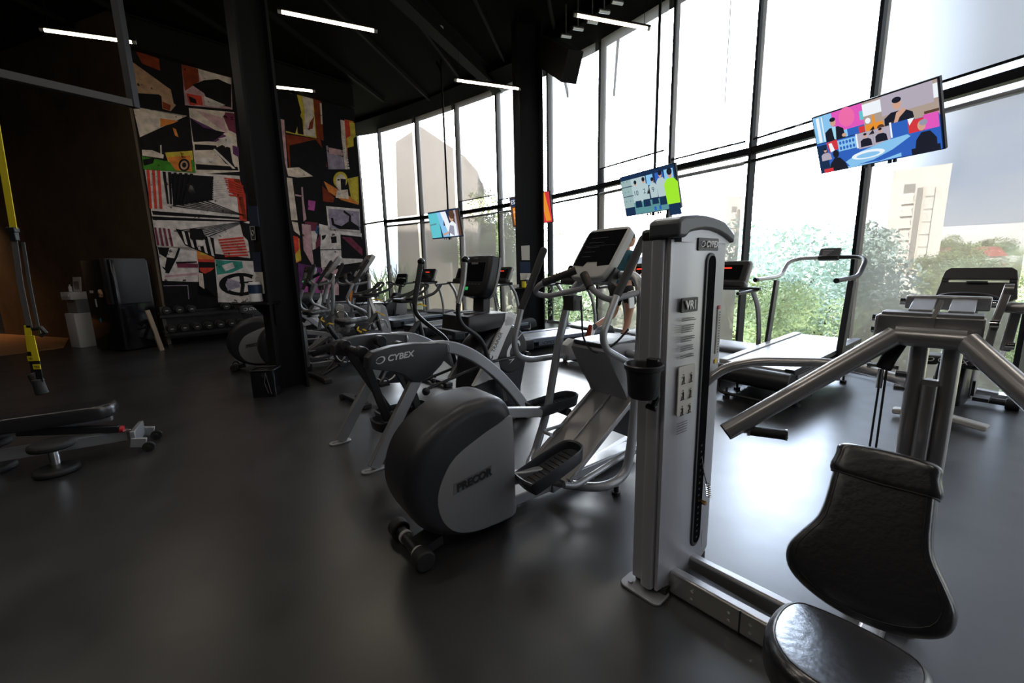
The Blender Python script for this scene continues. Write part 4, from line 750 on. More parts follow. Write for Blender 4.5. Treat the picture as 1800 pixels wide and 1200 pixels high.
# ------------------------------------------------------------------ arc-shaped trainer prototype
def make_arc(label, loc, deg, group):
    T = thing('arc_trainer', label, 'arc trainer', loc, deg, group)
    for s in (-1, 1):
        y = .345 * s
        lg = [(.0, y, .02), (.42, y, .66)]
        b = MB(); b.bar(lg, .055, .085, up=(1, 0, 0)); l_ = b.build('rear_leg', 'silver', T, bevel=.006)
        b = MB(); b.pillow([(x, y + q) for x, q in rrect(-.09, -.04, .09, .04, .038)], UV, 0, .014, .004); b.cyl((-.055, y, .012), (-.055, y, .022), .012); b.build('foot_plate', 'silver', l_)
        arc = [(.52, y, .845), (.70, y, .835), (.90, y, .745), (1.12, y, .58), (1.32, y, .38), (1.48, y, .18), (1.58, y, .02)]
        b = MB(); b.bar([Vector((q[0], q[1], q[2])) for q in fillet(arc, .3, 4)], .06, .10, up=(.3, 0, 1)); b.build('arched_beam', 'silver', T, bevel=.01)
        prof = [(.0, .775), (.012, .85), (.05, .885), (.20, .905), (.38, .905), (.55, .885), (.665, .86), (.67, .78), (.60, .70), (.50, .625), (.40, .595), (.34, .61), (.27, .68), (.20, .715), (.10, .745)]
        b = MB(); b.pillow([(x, z) for x, z in prof], UZ, y - .05, y + .05, .02, 4); cv = b.build('rear_cover', 'graphite', T, ang=30)
        b = MB(); b.tube([(.667, y - .045, .78), (.672, y - .052, .82), (.667, y - .045, .862)], .004, 6); b.build('cover_trim', 'chrome', cv)
        sd = -1; yy = y - .0515
        if s > 0: continue
        text('CYBEX', .062, 'letter', cv, (.148, yy - .001, .805), (1, 0, .03), (0, 0, 1), 'name_lettering', .22, .001, 1.08, bold=.0015)
        swoosh(cv, (.098, yy - .002, .823), (1, 0, .05), (0, 0, 1), .026)
    b = MB(); b.cyl((.08, -.345, .835), (.08, .345, .835), .03, 16); b.build('rear_axle', 'black', T)
    # swinging pedal arms
    for s, q in ((-1, ((.04, .86), (.20, .30))), (1, ((.06, .86), (.40, .22)))):
        y = .20 * s
        for dx in (0, .30):
            b = MB(); a = Vector((q[0][0] + dx, y, q[0][1])); c = Vector((q[1][0] + dx * .9, y, q[1][1])); b.bar([a, c], .035, .06, up=(1, 0, 0)); b.cyl(a + Vector((0, -.04, 0)), a + Vector((0, .04, 0)), .045, 20); b.build('swing_arm', 'black', T, bevel=.004)
        cu, cz = q[1][0] + .12, q[1][1] - .035
        oval = smooth_poly([(-.22, -.07), (-.16, -.10), (.12, -.10), (.20, -.07), (.23, 0), (.20, .07), (.12, .10), (-.16, .10), (-.22, .07)], 3)
        secs = [[Vector((cu + x * k, y + yy * k, cz + h)) for x, yy in oval] for k, h in ((.8, -.03), (1.0, -.02), (1.05, .05), (.97, .052), (.92, .01), (.02, .008))]
        b = MB(); b.loft(secs); pd = b.build('pedal', 'black', T)
        b = MB()
        for i in range(8): b.bar([(cu - .14 + i * .04, y - .07, cz + .012), (cu - .14 + i * .04, y + .07, cz + .012)], .01, .008)
        b.build('tread_ribs', 'rubber', pd)
    b = MB(); b.tube([(.56, -.22, .48), (1.18, -.24, .60), (1.68, -.24, .60)], .014, 10); b.ball((.54, -.22, .46), .035); b.ball((.60, -.24, .545), .022); b.cyl((1.66, -.27, .60), (1.66, -.2, .60), .032, 18); b.build('link_rod', 'black', T)
    b = MB(); b.tube([(.72, .22, .42), (1.25, .24, .50), (1.60, .24, .46)], .014, 10); b.cyl((1.60, .27, .46), (1.60, .2, .46), .032, 18); b.build('link_rod', 'black', T)
    # drive body and flywheel cover
    drive = [(1.12, .02), (1.60, .02), (1.66, .25), (1.74, .55), (1.72, .75), (1.62, .88), (1.48, .91), (1.28, .84), (1.12, .68), (1.08, .45), (1.06, .25)]
    b = MB(); b.pillow(smooth_poly(drive, 3), UZ, -.17, .17, .06, 4); dr = b.build('drive_housing', 'graphite', T)
    circ = [(1.505 + .205 * math.cos(R(a)), .66 + .225 * math.sin(R(a))) for a in range(0, 360, 12)]
    for s in (-1, 1): b = MB(); b.pillow(circ, UZ, *((-.20, -.15) if s < 0 else (.15, .20)), .02, 3); fc = b.build('flywheel_cover', 'ink', dr)
    if True:
        n = 26; ring = []
        b = MB()
        for k in range(n):                                          # leaf-shaped ring emblem
            a0, a1 = R(20 + 320 * k / n), R(20 + 320 * (k + 1) / n); w0, w1 = (.10 + .35 * math.sin(math.pi * k / n), .10 + .35 * math.sin(math.pi * (k + 1) / n))
            pt = lambda a, r: Vector((1.525 + .080 * r * (math.cos(a) + .5 * math.sin(a)), -.202, .66 + .095 * r * math.sin(a)))
            b.quad([pt(a0, 1), pt(a1, 1), pt(a1, 1 - w1), pt(a0, 1 - w0)])
        b.quad([(1.465, -.202, .53), (1.525, -.202, .565), (1.565, -.202, .60), (1.505, -.202, .565)]); b.quad([(1.565, -.202, .745), (1.605, -.202, .78), (1.665, -.202, .83), (1.585, -.202, .775)])
        b.build('wheel_emblem', 'letter', dr)
    b = MB(); b.box((1.62, 0, .03), (.34, .62, .06)); b.build('front_base', 'graphite', T, bevel=.015)
    b = MB(); b.cyl((1.42, -.29, .02), (1.42, -.34, .10), .02); b.bar([(1.33, -.24, .45), (1.36, -.26, .20)], .03, .03); b.build('brake_lever', 'silver', T)
    # broad light struts carrying the console
    for s in (-1, 1):
        y = .20 * s
        st = [(1.13, y, .36), (1.50, y, .985), (1.40, y, 1.02), (1.02, y, .50)]
        b = MB(); b.prism([(1.18, .42), (1.30, .60), (1.42, .80), (1.54, .97), (1.44, 1.0), (1.30, .80), (1.14, .55), (1.02, .40)], UZ, y - .022, y + .022)
        b.prism([(1.06, .43), (1.32, .42), (1.38, .34), (1.32, .60), (1.27, .62)], UZ, y - .018, y + .018); st = b.build('support_strut', 'letter' if s < 0 else 'silver', T, bevel=.004)
        if s < 0:
            d_ = Vector((.36, 0, .55)).normalized()
            text('ARC', .085, 'ink', st, (1.165, y - .0235, .505), d_, (-.8, 0, .5), 'name_lettering', 0, .001, 1.0, bold=.002)
            text('TRAINER', .055, 'ink', st, (1.265, y - .0235, .675), d_, (-.8, 0, .5), 'name_lettering', 0, .001, .92)
            b = MB(); b.box((1.24, y - .0225, .50), (.035, .002, .03)); b.build('yellow_sticker', 'yellow', st); b = MB(); b.box((1.24, y - .0225, .465), (.035, .002, .035)); b.build('white_sticker', 'paper', st)
    b = MB(); b.pillow([(.98, .90), (1.0, 1.03), (1.10, 1.045), (1.48, 1.03), (1.56, .98), (1.54, .91), (1.35, .90), (1.15, .88)], UZ, -.215, .215, .02, 3); ty = b.build('accessory_tray', 'black', T)
    b = MB(); b.prism([(1.40, .905), (1.55, .91), (1.58, .99), (1.48, 1.04), (1.42, 1.03)], UZ, -.222, -.205); b.build('tray_end', 'letter', ty, bevel=.004)
    b = MB(); b.pillow(rrect(1.06, -.13, 1.28, -.01, .05), UV, 1.035, 1.052, .01, 2); b.pillow(rrect(1.06, .03, 1.28, .15, .05), UV, 1.035, 1.052, .01, 2); b.build('cup_recess', 'ink', ty)
    b = MB(); b.bar([(1.30, 0, 1.02), (1.32, 0, 1.24)], .16, .09, up=(1, 0, 0)); b.build('console_neck', 'ink', T, bevel=.012)
    b = MB(); b.tube([Vector((1.40 + .05 * t + .008 * math.cos(t * 60), -.10 + .008 * math.sin(t * 60), 1.22 - .18 * t)) for t in [k / 60 for k in range(61)]], .004, 5); b.build('sensor_cord', 'ink', T)
    o_ = Vector((1.20, 0, 1.19)); cu_ = Vector((.26, 0, .965)).normalized(); cn = Vector((-.965, 0, .26)).normalized(); cf = lambda x, y, h: o_ + Vector((0, -x, 0)) + cu_ * y + cn * h
    fc = [(-.13, .0), (.13, .0), (.20, .05), (.225, .14), (.23, .26), (.22, .35), (.18, .385), (-.18, .385), (-.22, .35), (-.23, .26), (-.225, .14), (-.20, .05)]
    b = MB(); b.pillow(smooth_poly(fc, 3), cf, -.11, .03, .035, 5); cs = b.build('console', 'black', T)
    b = MB(); b.pillow(smooth_poly([(x * 1.02, .19 + (y - .19) * 1.02) for x, y in fc], 3), cf, -.12, -.045, .05, 4); b.build('console_back', 'grey', cs)
    b = MB(); b.prism(rrect(-.165, .135, .165, .315, .01), cf, .0, .0315); b.build('display', 'gloss', cs)
    b = MB(); b.prism(rrect(-.17, .13, .17, .32, .01), cf, .0, .0305); b.build('display_border', 'capgrey', cs)
    b = MB(); b.prism(rrect(-.145, .055, -.045, .085, .004), cf, .0, .032); b.build('green_readout', 'led_green', cs)
    b = MB(); b.prism(rrect(-.05, .298, .05, .315, .004), cf, .0, .0325); b.build('badge', 'gunmetal', cs); text('CYBEX', .022, 'gunmetal', cs, cf(-.035, .345, .031), (0, -1, 0), cu_, 'name_lettering', .2, .001)
    b = MB()
    for k in range(6):
        for j in range(1): b.prism(rrect(-.15 + k * .05, .108, -.118 + k * .05, .118, .002), cf, .0, .0315)
    b.prism(rrect(-.14, .025, -.12, .045, .008), cf, .0, .032); b.build('keypad', 'capgrey', cs)
    # moving handles with ball tops
    for s, dx in ((-1, -.40), (1, 0.0)):
        y = .26 * s
        pts = [(.955, 1.50), (.93, 1.33), (.87, 1.16), (.86, 1.05), (.90, .97), (1.06, .86), (1.12, .78), (1.18, .60)] if s < 0 else [(.83, 1.50), (.78, 1.30), (.74, 1.14), (.75, 1.05), (.84, .96), (1.05, .79), (1.12, .66), (1.17, .45)]
        p3 = [Vector((u, y, z)) for u, z in pts]
        b = MB(); b.tube(p3[1:], .021, 14, fil=.08); h = b.build('moving_handle', 'black', T)
        b = MB(); b.tube(p3[0:3], .024, 14, fil=.04); b.build('hand_grip', 'gunmetal' if s < 0 else 'rubber', h); b = MB(); b.ball(p3[0] + Vector((.006, 0, .02)), .034); b.build('ball_top', 'gloss', h)
    return T
make_arc('arc trainer in the middle with a large lettered rear cover, behind the nearest elliptical', (-1.27, 3.16), 41, 'arc trainers')
arc0 = [o for o in C.objects if o.name == 'arc_trainer'][0]
c = copy_tree(arc0); c.location = (-5.05, 7.75, 0); c.rotation_euler = (0, 0, R(38)); c['label'] = 'distant arc trainer mostly hidden behind the near black column, against the mural'

# ------------------------------------------------------------------ motor treadmills along the windows
def make_treadmill(label, loc, deg, group, rim='ink'):
    T = thing('treadmill', label, 'treadmill', loc, deg, group)
    b = MB(); b.box((1.0, 0, .10), (1.86, .62, .10)); b.build('base_frame', 'black', T, bevel=.01)
    b = MB(); b.box((.93, 0, .215), (1.62, .52, .022)); b.build('running_belt', 'belt', T)
    for s in (-1, 1): b = MB(); b.box((1.02, .335 * s, .205), (1.72, .14, .07)); b.build('side_rail', 'bluegrey', T, bevel=.012)
    b = MB(); b.pillow(rrect(-.03, -.42, .22, .42, .04), UV, .06, .235, .02, 3); rc = b.build('rear_cover', 'graphite', T)
    b = MB(); b.box((.0, -.22, .11), (.07, .16, .07)); b.build('rear_badge', 'bluegrey', rc)
    b = MB(); b.box((.52, -.412, .15), (.42, .012, .075)); sp = b.build('side_badge', 'bluegrey', T); text('CYBEX', .07, 'ink', sp, (.40, -.4195, .125), (1, 0, 0), (0, 0, 1), 'name_lettering', .25, .001, 1.1, bold=.002); swoosh(sp, (.365, -.4195, .148), (1, 0, 0), (0, 0, 1), .022, 'ink')
    hood = [(1.60, .10), (2.08, .10), (2.14, .16), (2.10, .27), (1.96, .33), (1.72, .30), (1.60, .25)]
    b = MB(); b.pillow(smooth_poly(hood, 2), UZ, -.40, .40, .03, 3); b.build('motor_hood', 'graphite', T)
    for x in (.12, 1.95):
        for s in (-1, 1): b = MB(); b.cyl((x, .3 * s, 0), (x, .3 * s, .07), .035, 14); b.build('foot', 'rubber', T)
    for s in (-1, 1):
        b = MB(); b.tube([(1.62, .41 * s, .20), (1.60, .41 * s, .60), (1.52, .41 * s, .90), (1.36, .41 * s, 1.10)], .034, 14, fil=.25, sy=.8); b.build('upright', 'gunmetal', T)
        b = MB(); b.tube([(1.42, .43 * s, 1.10), (.98, .43 * s, 1.08)], .020, 12); b.build('handrail', 'graphite', T)
    b = MB(); b.tube([(1.36, -.50, 1.12), (1.36, .50, 1.12)], .021, 14); b.build('crossbar', 'graphite', T)
    o_ = Vector((1.40, 0, 1.13)); cu_ = Vector((.42, 0, .90)).normalized(); cn = Vector((-.90, 0, .42)).normalized(); cf = lambda x, y, h: o_ + Vector((0, -x, 0)) + cu_ * y + cn * h
    b = MB(); b.pillow(rrect(-.27, .06, .27, .36, .04), cf, -.05, .02, .012, 3); cs = b.build('console', 'black', T)
    b = MB(); b.prism(rrect(-.10, .25, .06, .268, .003), cf, .0, .022); b.build('red_readout', 'led_red', cs)
    b = MB(); b.prism(rrect(-.20, .10, .20, .30, .01), cf, .0, .0208); b.build('display', 'gloss', cs)
    b = MB(); b.pillow(rrect(-.30, -.02, .30, .07, .03), cf, -.06, .06, .02, 3); b.build('console_tray', 'black', cs)
    if rim: b = MB(); b.pillow(rrect(-.285, .045, .285, .375, .05), cf, -.07, -.005, .02, 3); b.build('console_rim', rim, cs)
    return T
tm = make_treadmill('treadmill just left of the far column, rear end behind the arc trainer flywheel', (-1.35, 8.50), 38, 'treadmills along the windows', 'lgrey')
for loc, dg, lb in (((-3.2, 10.50), 50, 'treadmill farthest left along the windows, beside the mural end'), ((-2.12, 9.15), 47, 'treadmill in front of the second tan window bay, its red display above the spin bike'),
                    ((-.02, 7.30), 32, 'empty treadmill with lettered side badge directly in front of the far column'), ((.89, 6.15), 33, 'treadmill the runner is using'),
                    ((1.63, 4.80), 34, 'pale treadmill just right of the silver weight tower, mostly hidden by it')):
    c = copy_tree(tm); c.location = (*loc, 0); c.rotation_euler = (0, 0, R(dg)); c['label'] = lb

# ------------------------------------------------------------------ wide ramped treadmill, right of centre
wt = thing('walking_treadmill', 'wide ramped walking treadmill with arched tube handrail by the clear window', 'treadmill', (2.76, 4.44, 0), 36)
side = [(-.36, .33), (-.36, .22), (-.28, .15), (.10, .11), (.80, .06), (1.30, .10), (1.62, .22), (1.66, .38), (1.40, .42), (.60, .36), (-.20, .36)]
b = MB(); b.prism(side, UZ, -.36, .36); b.build('base_frame', 'black', wt, bevel=.015)
b = MB(); b.cyl((-.33, -.37, .27), (-.33, .37, .27), .10, 24); b.build('rear_roller_cover', 'black', wt, bevel=.01)
b = MB(); b.bar([(-.30, 0, .378), (1.66, 0, .455)], .56, .02); b.build('walking_belt', 'lgrey', wt)
for s in (-1, 1): b = MB(); b.bar([(-.30, .33 * s, .375), (1.66, .33 * s, .46)], .09, .05); b.build('side_rail', 'lgrey' if s > 0 else 'graphite', wt, bevel=.006)
b = MB(); b.bar([(-.20, -.366, .30), (1.25, -.366, .36)], .01, .06); b.build('side_stripe', 'gunmetal', wt)
for s in (-1, 1):
    b = MB(); b.bar([(.84, .385 * s, .10), (1.02, .385 * s, 1.21)], .035 if s > 0 else .06, .10, up=(1, 0, 0)); b.build('upright', 'graphite', wt, bevel=.006)
for s in (-1, 1):
    pts = [(.50, .40 * s, 1.235), (1.00, .40 * s, 1.25), (1.18, .40 * s, 1.27), (1.36, .40 * s, 1.44), (1.46, .30 * s, 1.475), (1.50, .0, 1.48)]
    b = MB(); b.tube(pts, .024, 16, fil=.12); hr = b.build('handrail', 'graphite' if s < 0 else 'gunmetal', wt)
    b = MB(); b.cyl((.47, .40 * s, 1.234), (.52, .40 * s, 1.236), .027, 18); b.build('end_cap', 'black', hr)
o_ = Vector((1.47, 0, 1.47)); cu_ = Vector((.45, 0, .89)).normalized(); cn = Vector((-.89, 0, .45)).normalized(); cf = lambda x, y, h: o_ + Vector((0, -x, 0)) + cu_ * y + cn * h
b = MB(); b.pillow(rrect(-.11, -.03, .11, .13, .02), cf, -.02, .02, .008, 3); cs = b.build('display_unit', 'capgrey', wt); b = MB(); b.box(cf(0, .0, .03), (.05, .2, .03)); b.build('tablet_ledge', 'black', cs, bevel=.006)
b = MB()
for k in range(4): b.prism(rrect(-.07, .03 + k * .02, -.02 + .02 * k, .038 + k * .02, .002), cf, .0, .021)
b.build('key_marks', 'lgrey', cs)
b = MB(); b.tube([(-.30, .36, .16), (-.42, .30, .06), (-.42, -.30, .06), (-.30, -.36, .10), (.2, -.36, .05)], .018, 10, fil=.08); b.build('rear_loop', 'black', wt)
for u_, v_ in ((-.14, -.36), (.0, .3), (1.2, -.36), (1.3, .3), (-.40, .22)): b = MB(); b.cyl((u_, v_, 0), (u_, v_, .12), .012, 10); b.cyl((u_, v_, 0), (u_, v_, .03), .034, 16); b.build('levelling_foot', 'rubber', wt)

# ------------------------------------------------------------------ upright exercise bikes
def make_bike(label, loc, deg):
    T = thing('exercise_bike', label, 'exercise bike', loc, deg, 'upright exercise bikes')
    b = MB(); b.bar([(.0, -.30, .05), (.03, .0, .08), (.0, .30, .05)], .10, .05, fil=.1); b.build('rear_stabiliser', 'lgrey', T, bevel=.012)
    b = MB(); b.bar([(.0, 0, .09), (.50, 0, .12), (1.0, -.05, .07)], .10, .07, fil=.1); b.build('base_beam', 'lgrey', T, bevel=.01)
    b = MB(); b.cyl((1.0, -.36, .06), (1.0, .26, .06), .032, 16); fr = b.build('front_stabiliser', 'graphite', T)
    for v0, v1 in ((-.40, -.31), (.21, .30)): b = MB(); b.cyl((1.0, v0, .055), (1.0, v1, .055), .055, 22); b.build('rubber_wheel', 'rubber', fr, bevel=.006)
    body = [(.28, .12), (.95, .12), (1.0, .35), (.98, .60), (.86, .76), (.70, .80), (.58, .66), (.36, .55), (.26, .35)]
    b = MB(); b.pillow(smooth_poly(body, 3), UZ, -.10, .10, .03, 3); bd = b.build('drive_housing', 'black', T)
    b = MB(); b.pillow(smooth_poly([(.62, .14), (.96, .14), (.98, .45), (.90, .66), (.72, .66), (.64, .40)], 3), UZ, -.115, -.09, .01, 2); b.build('side_panel', 'grey', bd)
    b = MB(); b.tube([(.18, 0, .10), (.10, 0, .55), (.06, 0, .88)], .03, 14); b.build('seat_post', 'gunmetal', T)
    b = MB(); b.pillow(smooth_poly([(-.12, -.13), (.0, -.15), (.12, -.06), (.24, -.03), (.24, .03), (.12, .06), (.0, .15), (-.12, .13), (-.15, 0)], 3), UV, .87, .955, .035, 4); b.build('saddle', 'vinyl', T, sub=1)
    b = MB(); b.pillow(rrect(.02, -.17, .22, .17, .06), UV, .54, .60, .02, 3); cv = b.build('pedal_shroud', 'black', T); text('CYBEX', .055, 'letter', cv, (.008, .06, .555), (0, -1, 0), (0, 0, 1), 'name_lettering', .2, .001, 1.1); swoosh(cv, (.008, .10, .57), (0, -1, 0), (0, 0, 1), .018)
    for s in (-1, 1):
        b = MB(); b.pillow(rrect(.10, .16 * s - .09, .34, .16 * s + .09, .06), UV, .50, .56, .02, 3); tr = b.build('holder_tray', 'black', T)
        b = MB(); b.tube([(.18 + .055 * math.cos(a), .17 * s + .055 * math.sin(a), .565) for a in [k * math.pi / 10 for k in range(21)]], .006, 6); b.build('cup_ring', 'graphite', tr)
        b = MB(); b.cyl((.34, .26 * s, .56), (.50, .27 * s, .64), .017, 14); b.build('side_grip', 'lgrey', T)
        b = MB(); b.bar([(.55, s * .13, .32), (.55, s * .13, .18)], .02, .03, up=(1, 0, 0)); b.box((.55, s * .19, .17), (.16, .10, .03)); b.build('pedal', 'black', T)
    b = MB(); b.tube([(.84, 0, .74), (.92, 0, 1.02)], .045, 14); b.build('front_post', 'black', T)
    b = MB(); b.tube([(.92, .16, 1.02), (.62, .24, 1.05), (.52, .16, 1.10), (.50, .0, 1.12), (.52, -.16, 1.10), (.62, -.24, 1.02), (.85, -.25, .97), (.95, -.14, 1.0)], .018, 12, fil=.08); b.build('handlebar', 'rubber', T)
    o_ = Vector((.92, 0, 1.04)); cu_ = Vector((.30, 0, .95)).normalized(); cn = Vector((-.95, 0, .30)).normalized(); cf = lambda x, y, h: o_ + Vector((0, -x, 0)) + cu_ * y + cn * h
    b = MB()
    fr_ = rrect(-.25, .0, .25, .30, .05); hole = rrect(-.20, .165, .20, .195, .004)
    top = [(-.25, .195), (.25, .195), (.235, .28), (.20, .31), (-.20, .31), (-.235, .28)]; bot = [(-.27, .02), (-.22, -.02), (.22, -.02), (.27, .02), (.25, .165), (-.25, .165)]
    b.prism(top, cf, -.03, .02); b.prism(bot, cf, -.03, .02); b.prism([(-.25, .165), (-.20, .165), (-.20, .195), (-.25, .195)], cf, -.03, .02); b.prism([(.20, .165), (.25, .165), (.25, .195), (.20, .195)], cf, -.03, .02)
    b.build('console', 'black', T, bevel=.005); b = MB(); b.box(cf(0, .163, .03), (.03, .14, .02)); b.build('reading_ledge', 'graphite', T)
    return T
ub = make_bike('black upright exercise bike at the right edge in front of the city window', (3.73, 3.52), 36)
c = copy_tree(ub); q = P(690, 572, .0); c.location = (-3.85, 11.9, 0); c.rotation_euler = (0, 0, R(50)); c['label'] = 'small distant exercise bike beyond the spin bike handlebars, against the tan screens'

# ------------------------------------------------------------------ spin bikes
def make_spin(label, loc, deg):
    T = thing('spin_bike', label, 'spin bike', loc, deg, 'spin bikes')
    for u_, nm in ((0, 'rear_stabiliser'), (1.08, 'front_stabiliser')):
        b = MB(); b.bar([(u_, -.27, .045), (u_, .27, .045)], .09, .045); st = b.build(nm, 'black', T, bevel=.012)
        for s in (-1, 1): b = MB(); b.box((u_, s * .27, .03), (.10, .06, .05)); b.cyl((u_ - .03, s * .25, 0), (u_ - .03, s * .25, .03), .022, 12); b.build('end_foot', 'rubber', st, bevel=.006)
    b = MB(); b.tube([(.02, 0, .06), (.45, 0, .24), (1.08, 0, .10)], .028, 12, fil=.15); b.tube([(.45, 0, .26), (.17, 0, .72)], .034, 12); b.tube([(.02, 0, .06), (.34, 0, .34)], .022, 12); b.tube([(.42, 0, .30), (.88, 0, .82)], .036, 12); b.tube([(1.02, 0, .12), (.88, 0, .84)], .03, 12); b.build('frame', 'black', T)
    b = MB(); b.cyl((.80, -.035, .36), (.80, .035, .36), .235, 36); fw = b.build('flywheel', 'graphite', T, bevel=.008)
    cir = [(.36 + .20 * math.cos(a), .36 + .17 * math.sin(a)) for a in [k * math.pi / 12 for k in range(24)]]
    b = MB(); b.pillow(smooth_poly([(.18, .36), (.24, .22), (.40, .16), (.75, .12), (.98, .22), (1.04, .38), (.95, .54), (.75, .60), (.42, .53), (.24, .48)], 3), UZ, -.075, -.04, .015, 3); cg = b.build('chain_guard', 'graphite', T)
    b = MB(); b.tube([(.36 + .145 * math.cos(a), -.080, .345 + .145 * math.sin(a)) for a in [R(190) + k * R(190) / 20 for k in range(21)]], .0075, 8); b.build('white_ring', 'white', cg)
    b = MB(); b.bar([(.36, -.10, .345), (.27, -.10, .20)], .012, .025, up=(1, 0, 0)); b.cyl((.36, -.12, .345), (.36, -.08, .345), .035, 18); b.build('crank', 'gunmetal', T)
    b = MB(); b.box((.27, -.16, .19), (.11, .09, .03)); b.tube([(.22, -.16, .20), (.30, -.16, .26), (.34, -.16, .21)], .012, 8); b.build('pedal', 'black', T); b = MB(); b.bar([(.36, .10, .345), (.45, .10, .49)], .012, .025, up=(1, 0, 0)); b.box((.45, .16, .50), (.11, .09, .03)); b.build('pedal', 'black', T)
    b = MB(); b.bar([(.19, 0, .64), (.09, 0, .86)], .035, .05, up=(1, 0, 0)); b.build('seat_post', 'black', T)
    b = MB(); b.bar([(-.08, 0, .875), (.22, 0, .875)], .03, .025); b.build('saddle_slider', 'graphite', T)
    b = MB(); b.pillow(smooth_poly([(-.10, -.10), (.0, -.11), (.10, -.05), (.22, -.025), (.22, .025), (.10, .05), (.0, .11), (-.10, .10), (-.13, 0)], 3), UV, .895, .955, .025, 3); b.build('saddle', 'vinyl', T, sub=1)
    b = MB(); b.ball((.0, -.05, .885), .045, (1.3, .8, .6)); b.build('saddle_cap', 'offwhite', T)
    b = MB(); b.tube([(.22, -.05, .86), (.30, -.08, .91), (.40, -.08, .90), (.44, -.06, .80)], .008, 8, fil=.04); b.build('lift_loop', 'chrome', T)
    b = MB(); b.bar([(.88, 0, .78), (.80, 0, 1.06)], .035, .045, up=(1, 0, 0)); b.build('bar_post', 'white', T)
    b = MB(); b.pillow(smooth_poly([(.60, -.10), (.74, -.12), (.86, -.06), (.94, -.03), (.94, .03), (.86, .06), (.74, .12), (.60, .10)], 2), UV, 1.07, 1.12, .02, 3); hb = b.build('bar_console', 'black', T)
    b = MB()
    for s in (-1, 1):
        b.tube([(.68, s * .04, 1.11), (.66, s * .20, 1.12), (.76, s * .25, 1.12), (.98, s * .24, 1.17), (1.08, s * .22, 1.26)], .018, 10, fil=.07); b.tube([(.78, s * .08, 1.12), (.95, s * .07, 1.20), (1.02, s * .06, 1.26), (.98, s * .03, 1.28), (.90, s * .03, 1.21)], .016, 10, fil=.04)
    b.build('handlebar', 'rubber', T)
    for p_, d_ in (((.14, -.03, .74), (.02, -.06, .03)), ((.10, -.03, .85), (-.04, -.05, -.02)), ((.86, -.03, .86), (.05, -.06, -.03)), ((.82, -.03, 1.03), (.06, -.05, .01)), ((.62, -.03, .60), (.0, -.06, .03))):
        b = MB(); b.cyl(p_, Vector(p_) + Vector(d_), .008, 8); b.bar([Vector(p_) + Vector(d_), Vector(p_) + Vector(d_) * 1.2 + Vector((.05, 0, -.03))], .018, .018); b.build('clamp_lever', 'yellow', T)
    b = MB(); b.box((.62, -.085, .50), (.03, .004, .10)); b.build('orange_mark', 'orange', T)
    return T
s1 = make_spin('spin bike on the left beside the near column, its saddle over the floor', (-2.63, 5.58), 44)
c = copy_tree(s1); c.location = (-1.76, 4.50, 0); c.rotation_euler = (0, 0, R(45)); c['label'] = 'spin bike right behind the lettered arc trainer, its handlebars over the tan screens'

# ------------------------------------------------------------------ adjustable bench, far left
bn = thing('adjustable_bench', 'black padded adjustable bench with wheels at the left edge', 'bench', (-3.45, 3.30, 0), 30)
b = MB(); b.pillow(rrect(-.95, -.14, .17, .14, .12), UV, .318, .435, .045, 4); b.build('bench_pad', 'vinyl', bn, sub=1)
b = MB(); b.bar([(-.9, 0, .30), (.12, 0, .30)], .05, .05); b.build('pad_rail', 'silver', bn, bevel=.004)
b = MB(); b.bar([(-1.0, 0, .13), (.20, 0, .13)], .06, .09); b.build('base_beam', 'silver', bn, bevel=.006)
b = MB(); b.bar([(-.42, -.03, .30), (.16, -.03, .20)], .05, .06); ad = b.build('adjuster_arm', 'black', bn, bevel=.008); b = MB(); b.cyl((.16, -.03, .195), (.185, -.03, .19), .028, 16); b.build('red_end_cap', 'red', ad)
b = MB(); b.cyl((.18, -.03, .17), (.24, -.03, .17), .012, 10); b.build('pull_pin', 'chrome', ad)
b = MB(); b.bar([(.26, -.15, .13), (.26, .15, .13)], .035, .12); b.bar([(.24, -.15, .1), (.34, -.15, .08)], .03, .08); b.bar([(.24, .15, .1), (.34, .15, .08)], .03, .08); b.build('wheel_bracket', 'silver', bn, bevel=.006)
for v_ in (-.15, .15): b = MB(); b.cyl((.35, v_ - .02, .042), (.35, v_ + .015, .042), .042, 22); b.cyl((.35, v_ - .025, .042), (.35, v_ - .018, .042), .016, 12); b.build('wheel', 'rubber', bn, bevel=.006)
def discs(x, y, s=1):
    b = MB(); b.cyl((x, y, .195), (x, y, .25), .13 * s, 28); b.build('foam_disc', 'rubber', bn, bevel=.02); b = MB(); b.cyl((x, y, .0), (x, y, .05), .13 * s, 28); b.build('foam_disc', 'rubber', bn, bevel=.018)
    b = MB(); b.cyl((x, y, .04), (x, y, .22), .03, 16); b.build('chrome_post', 'chrome', bn)
discs(-.17, -.27); discs(-.62, .05); discs(-.62, -.28)
b = MB(); b.bar([(-.17, -.27, .17), (-.17, 0, .15)], .04, .03); b.build('disc_bracket', 'silver', bn)

# ------------------------------------------------------------------ hanging suspension straps
y0 = 2.5; q = lambda x, y: D(x, y, y0)
tx = thing('suspension_trainer', 'yellow and black suspension straps with handles hanging at the left edge', 'suspension straps', q(50, 570)); o_ = tx.location.copy()
lp = lambda x, y, dy=0: q(x, y) + Vector((0, dy, 0)) - o_
def webb(nm, pts, wd_, m_, par=tx): b = MB(); b.bar(pts, wd_, .004, up=(0, -1, 0)); return b.build(nm, m_, par)
top = lp(5, 290); webb('anchor_strap', [top + (top - lp(24, 402)) * 3.6, top, lp(24, 402)], .04, 'strap')
b = MB(); b.box(lp(22, 404), (.05, .03, .03)); b.box(lp(25, 415), (.035, .025, .05)); b.build('buckle', 'black', tx, bevel=.004)
webb('strap', [lp(25, 420), lp(36, 500), lp(52, 576)], .035, 'strapgrey'); webb('strap', [lp(30, 425, .03), lp(42, 500, .03), lp(60, 590, .03)], .02, 'strapgrey')
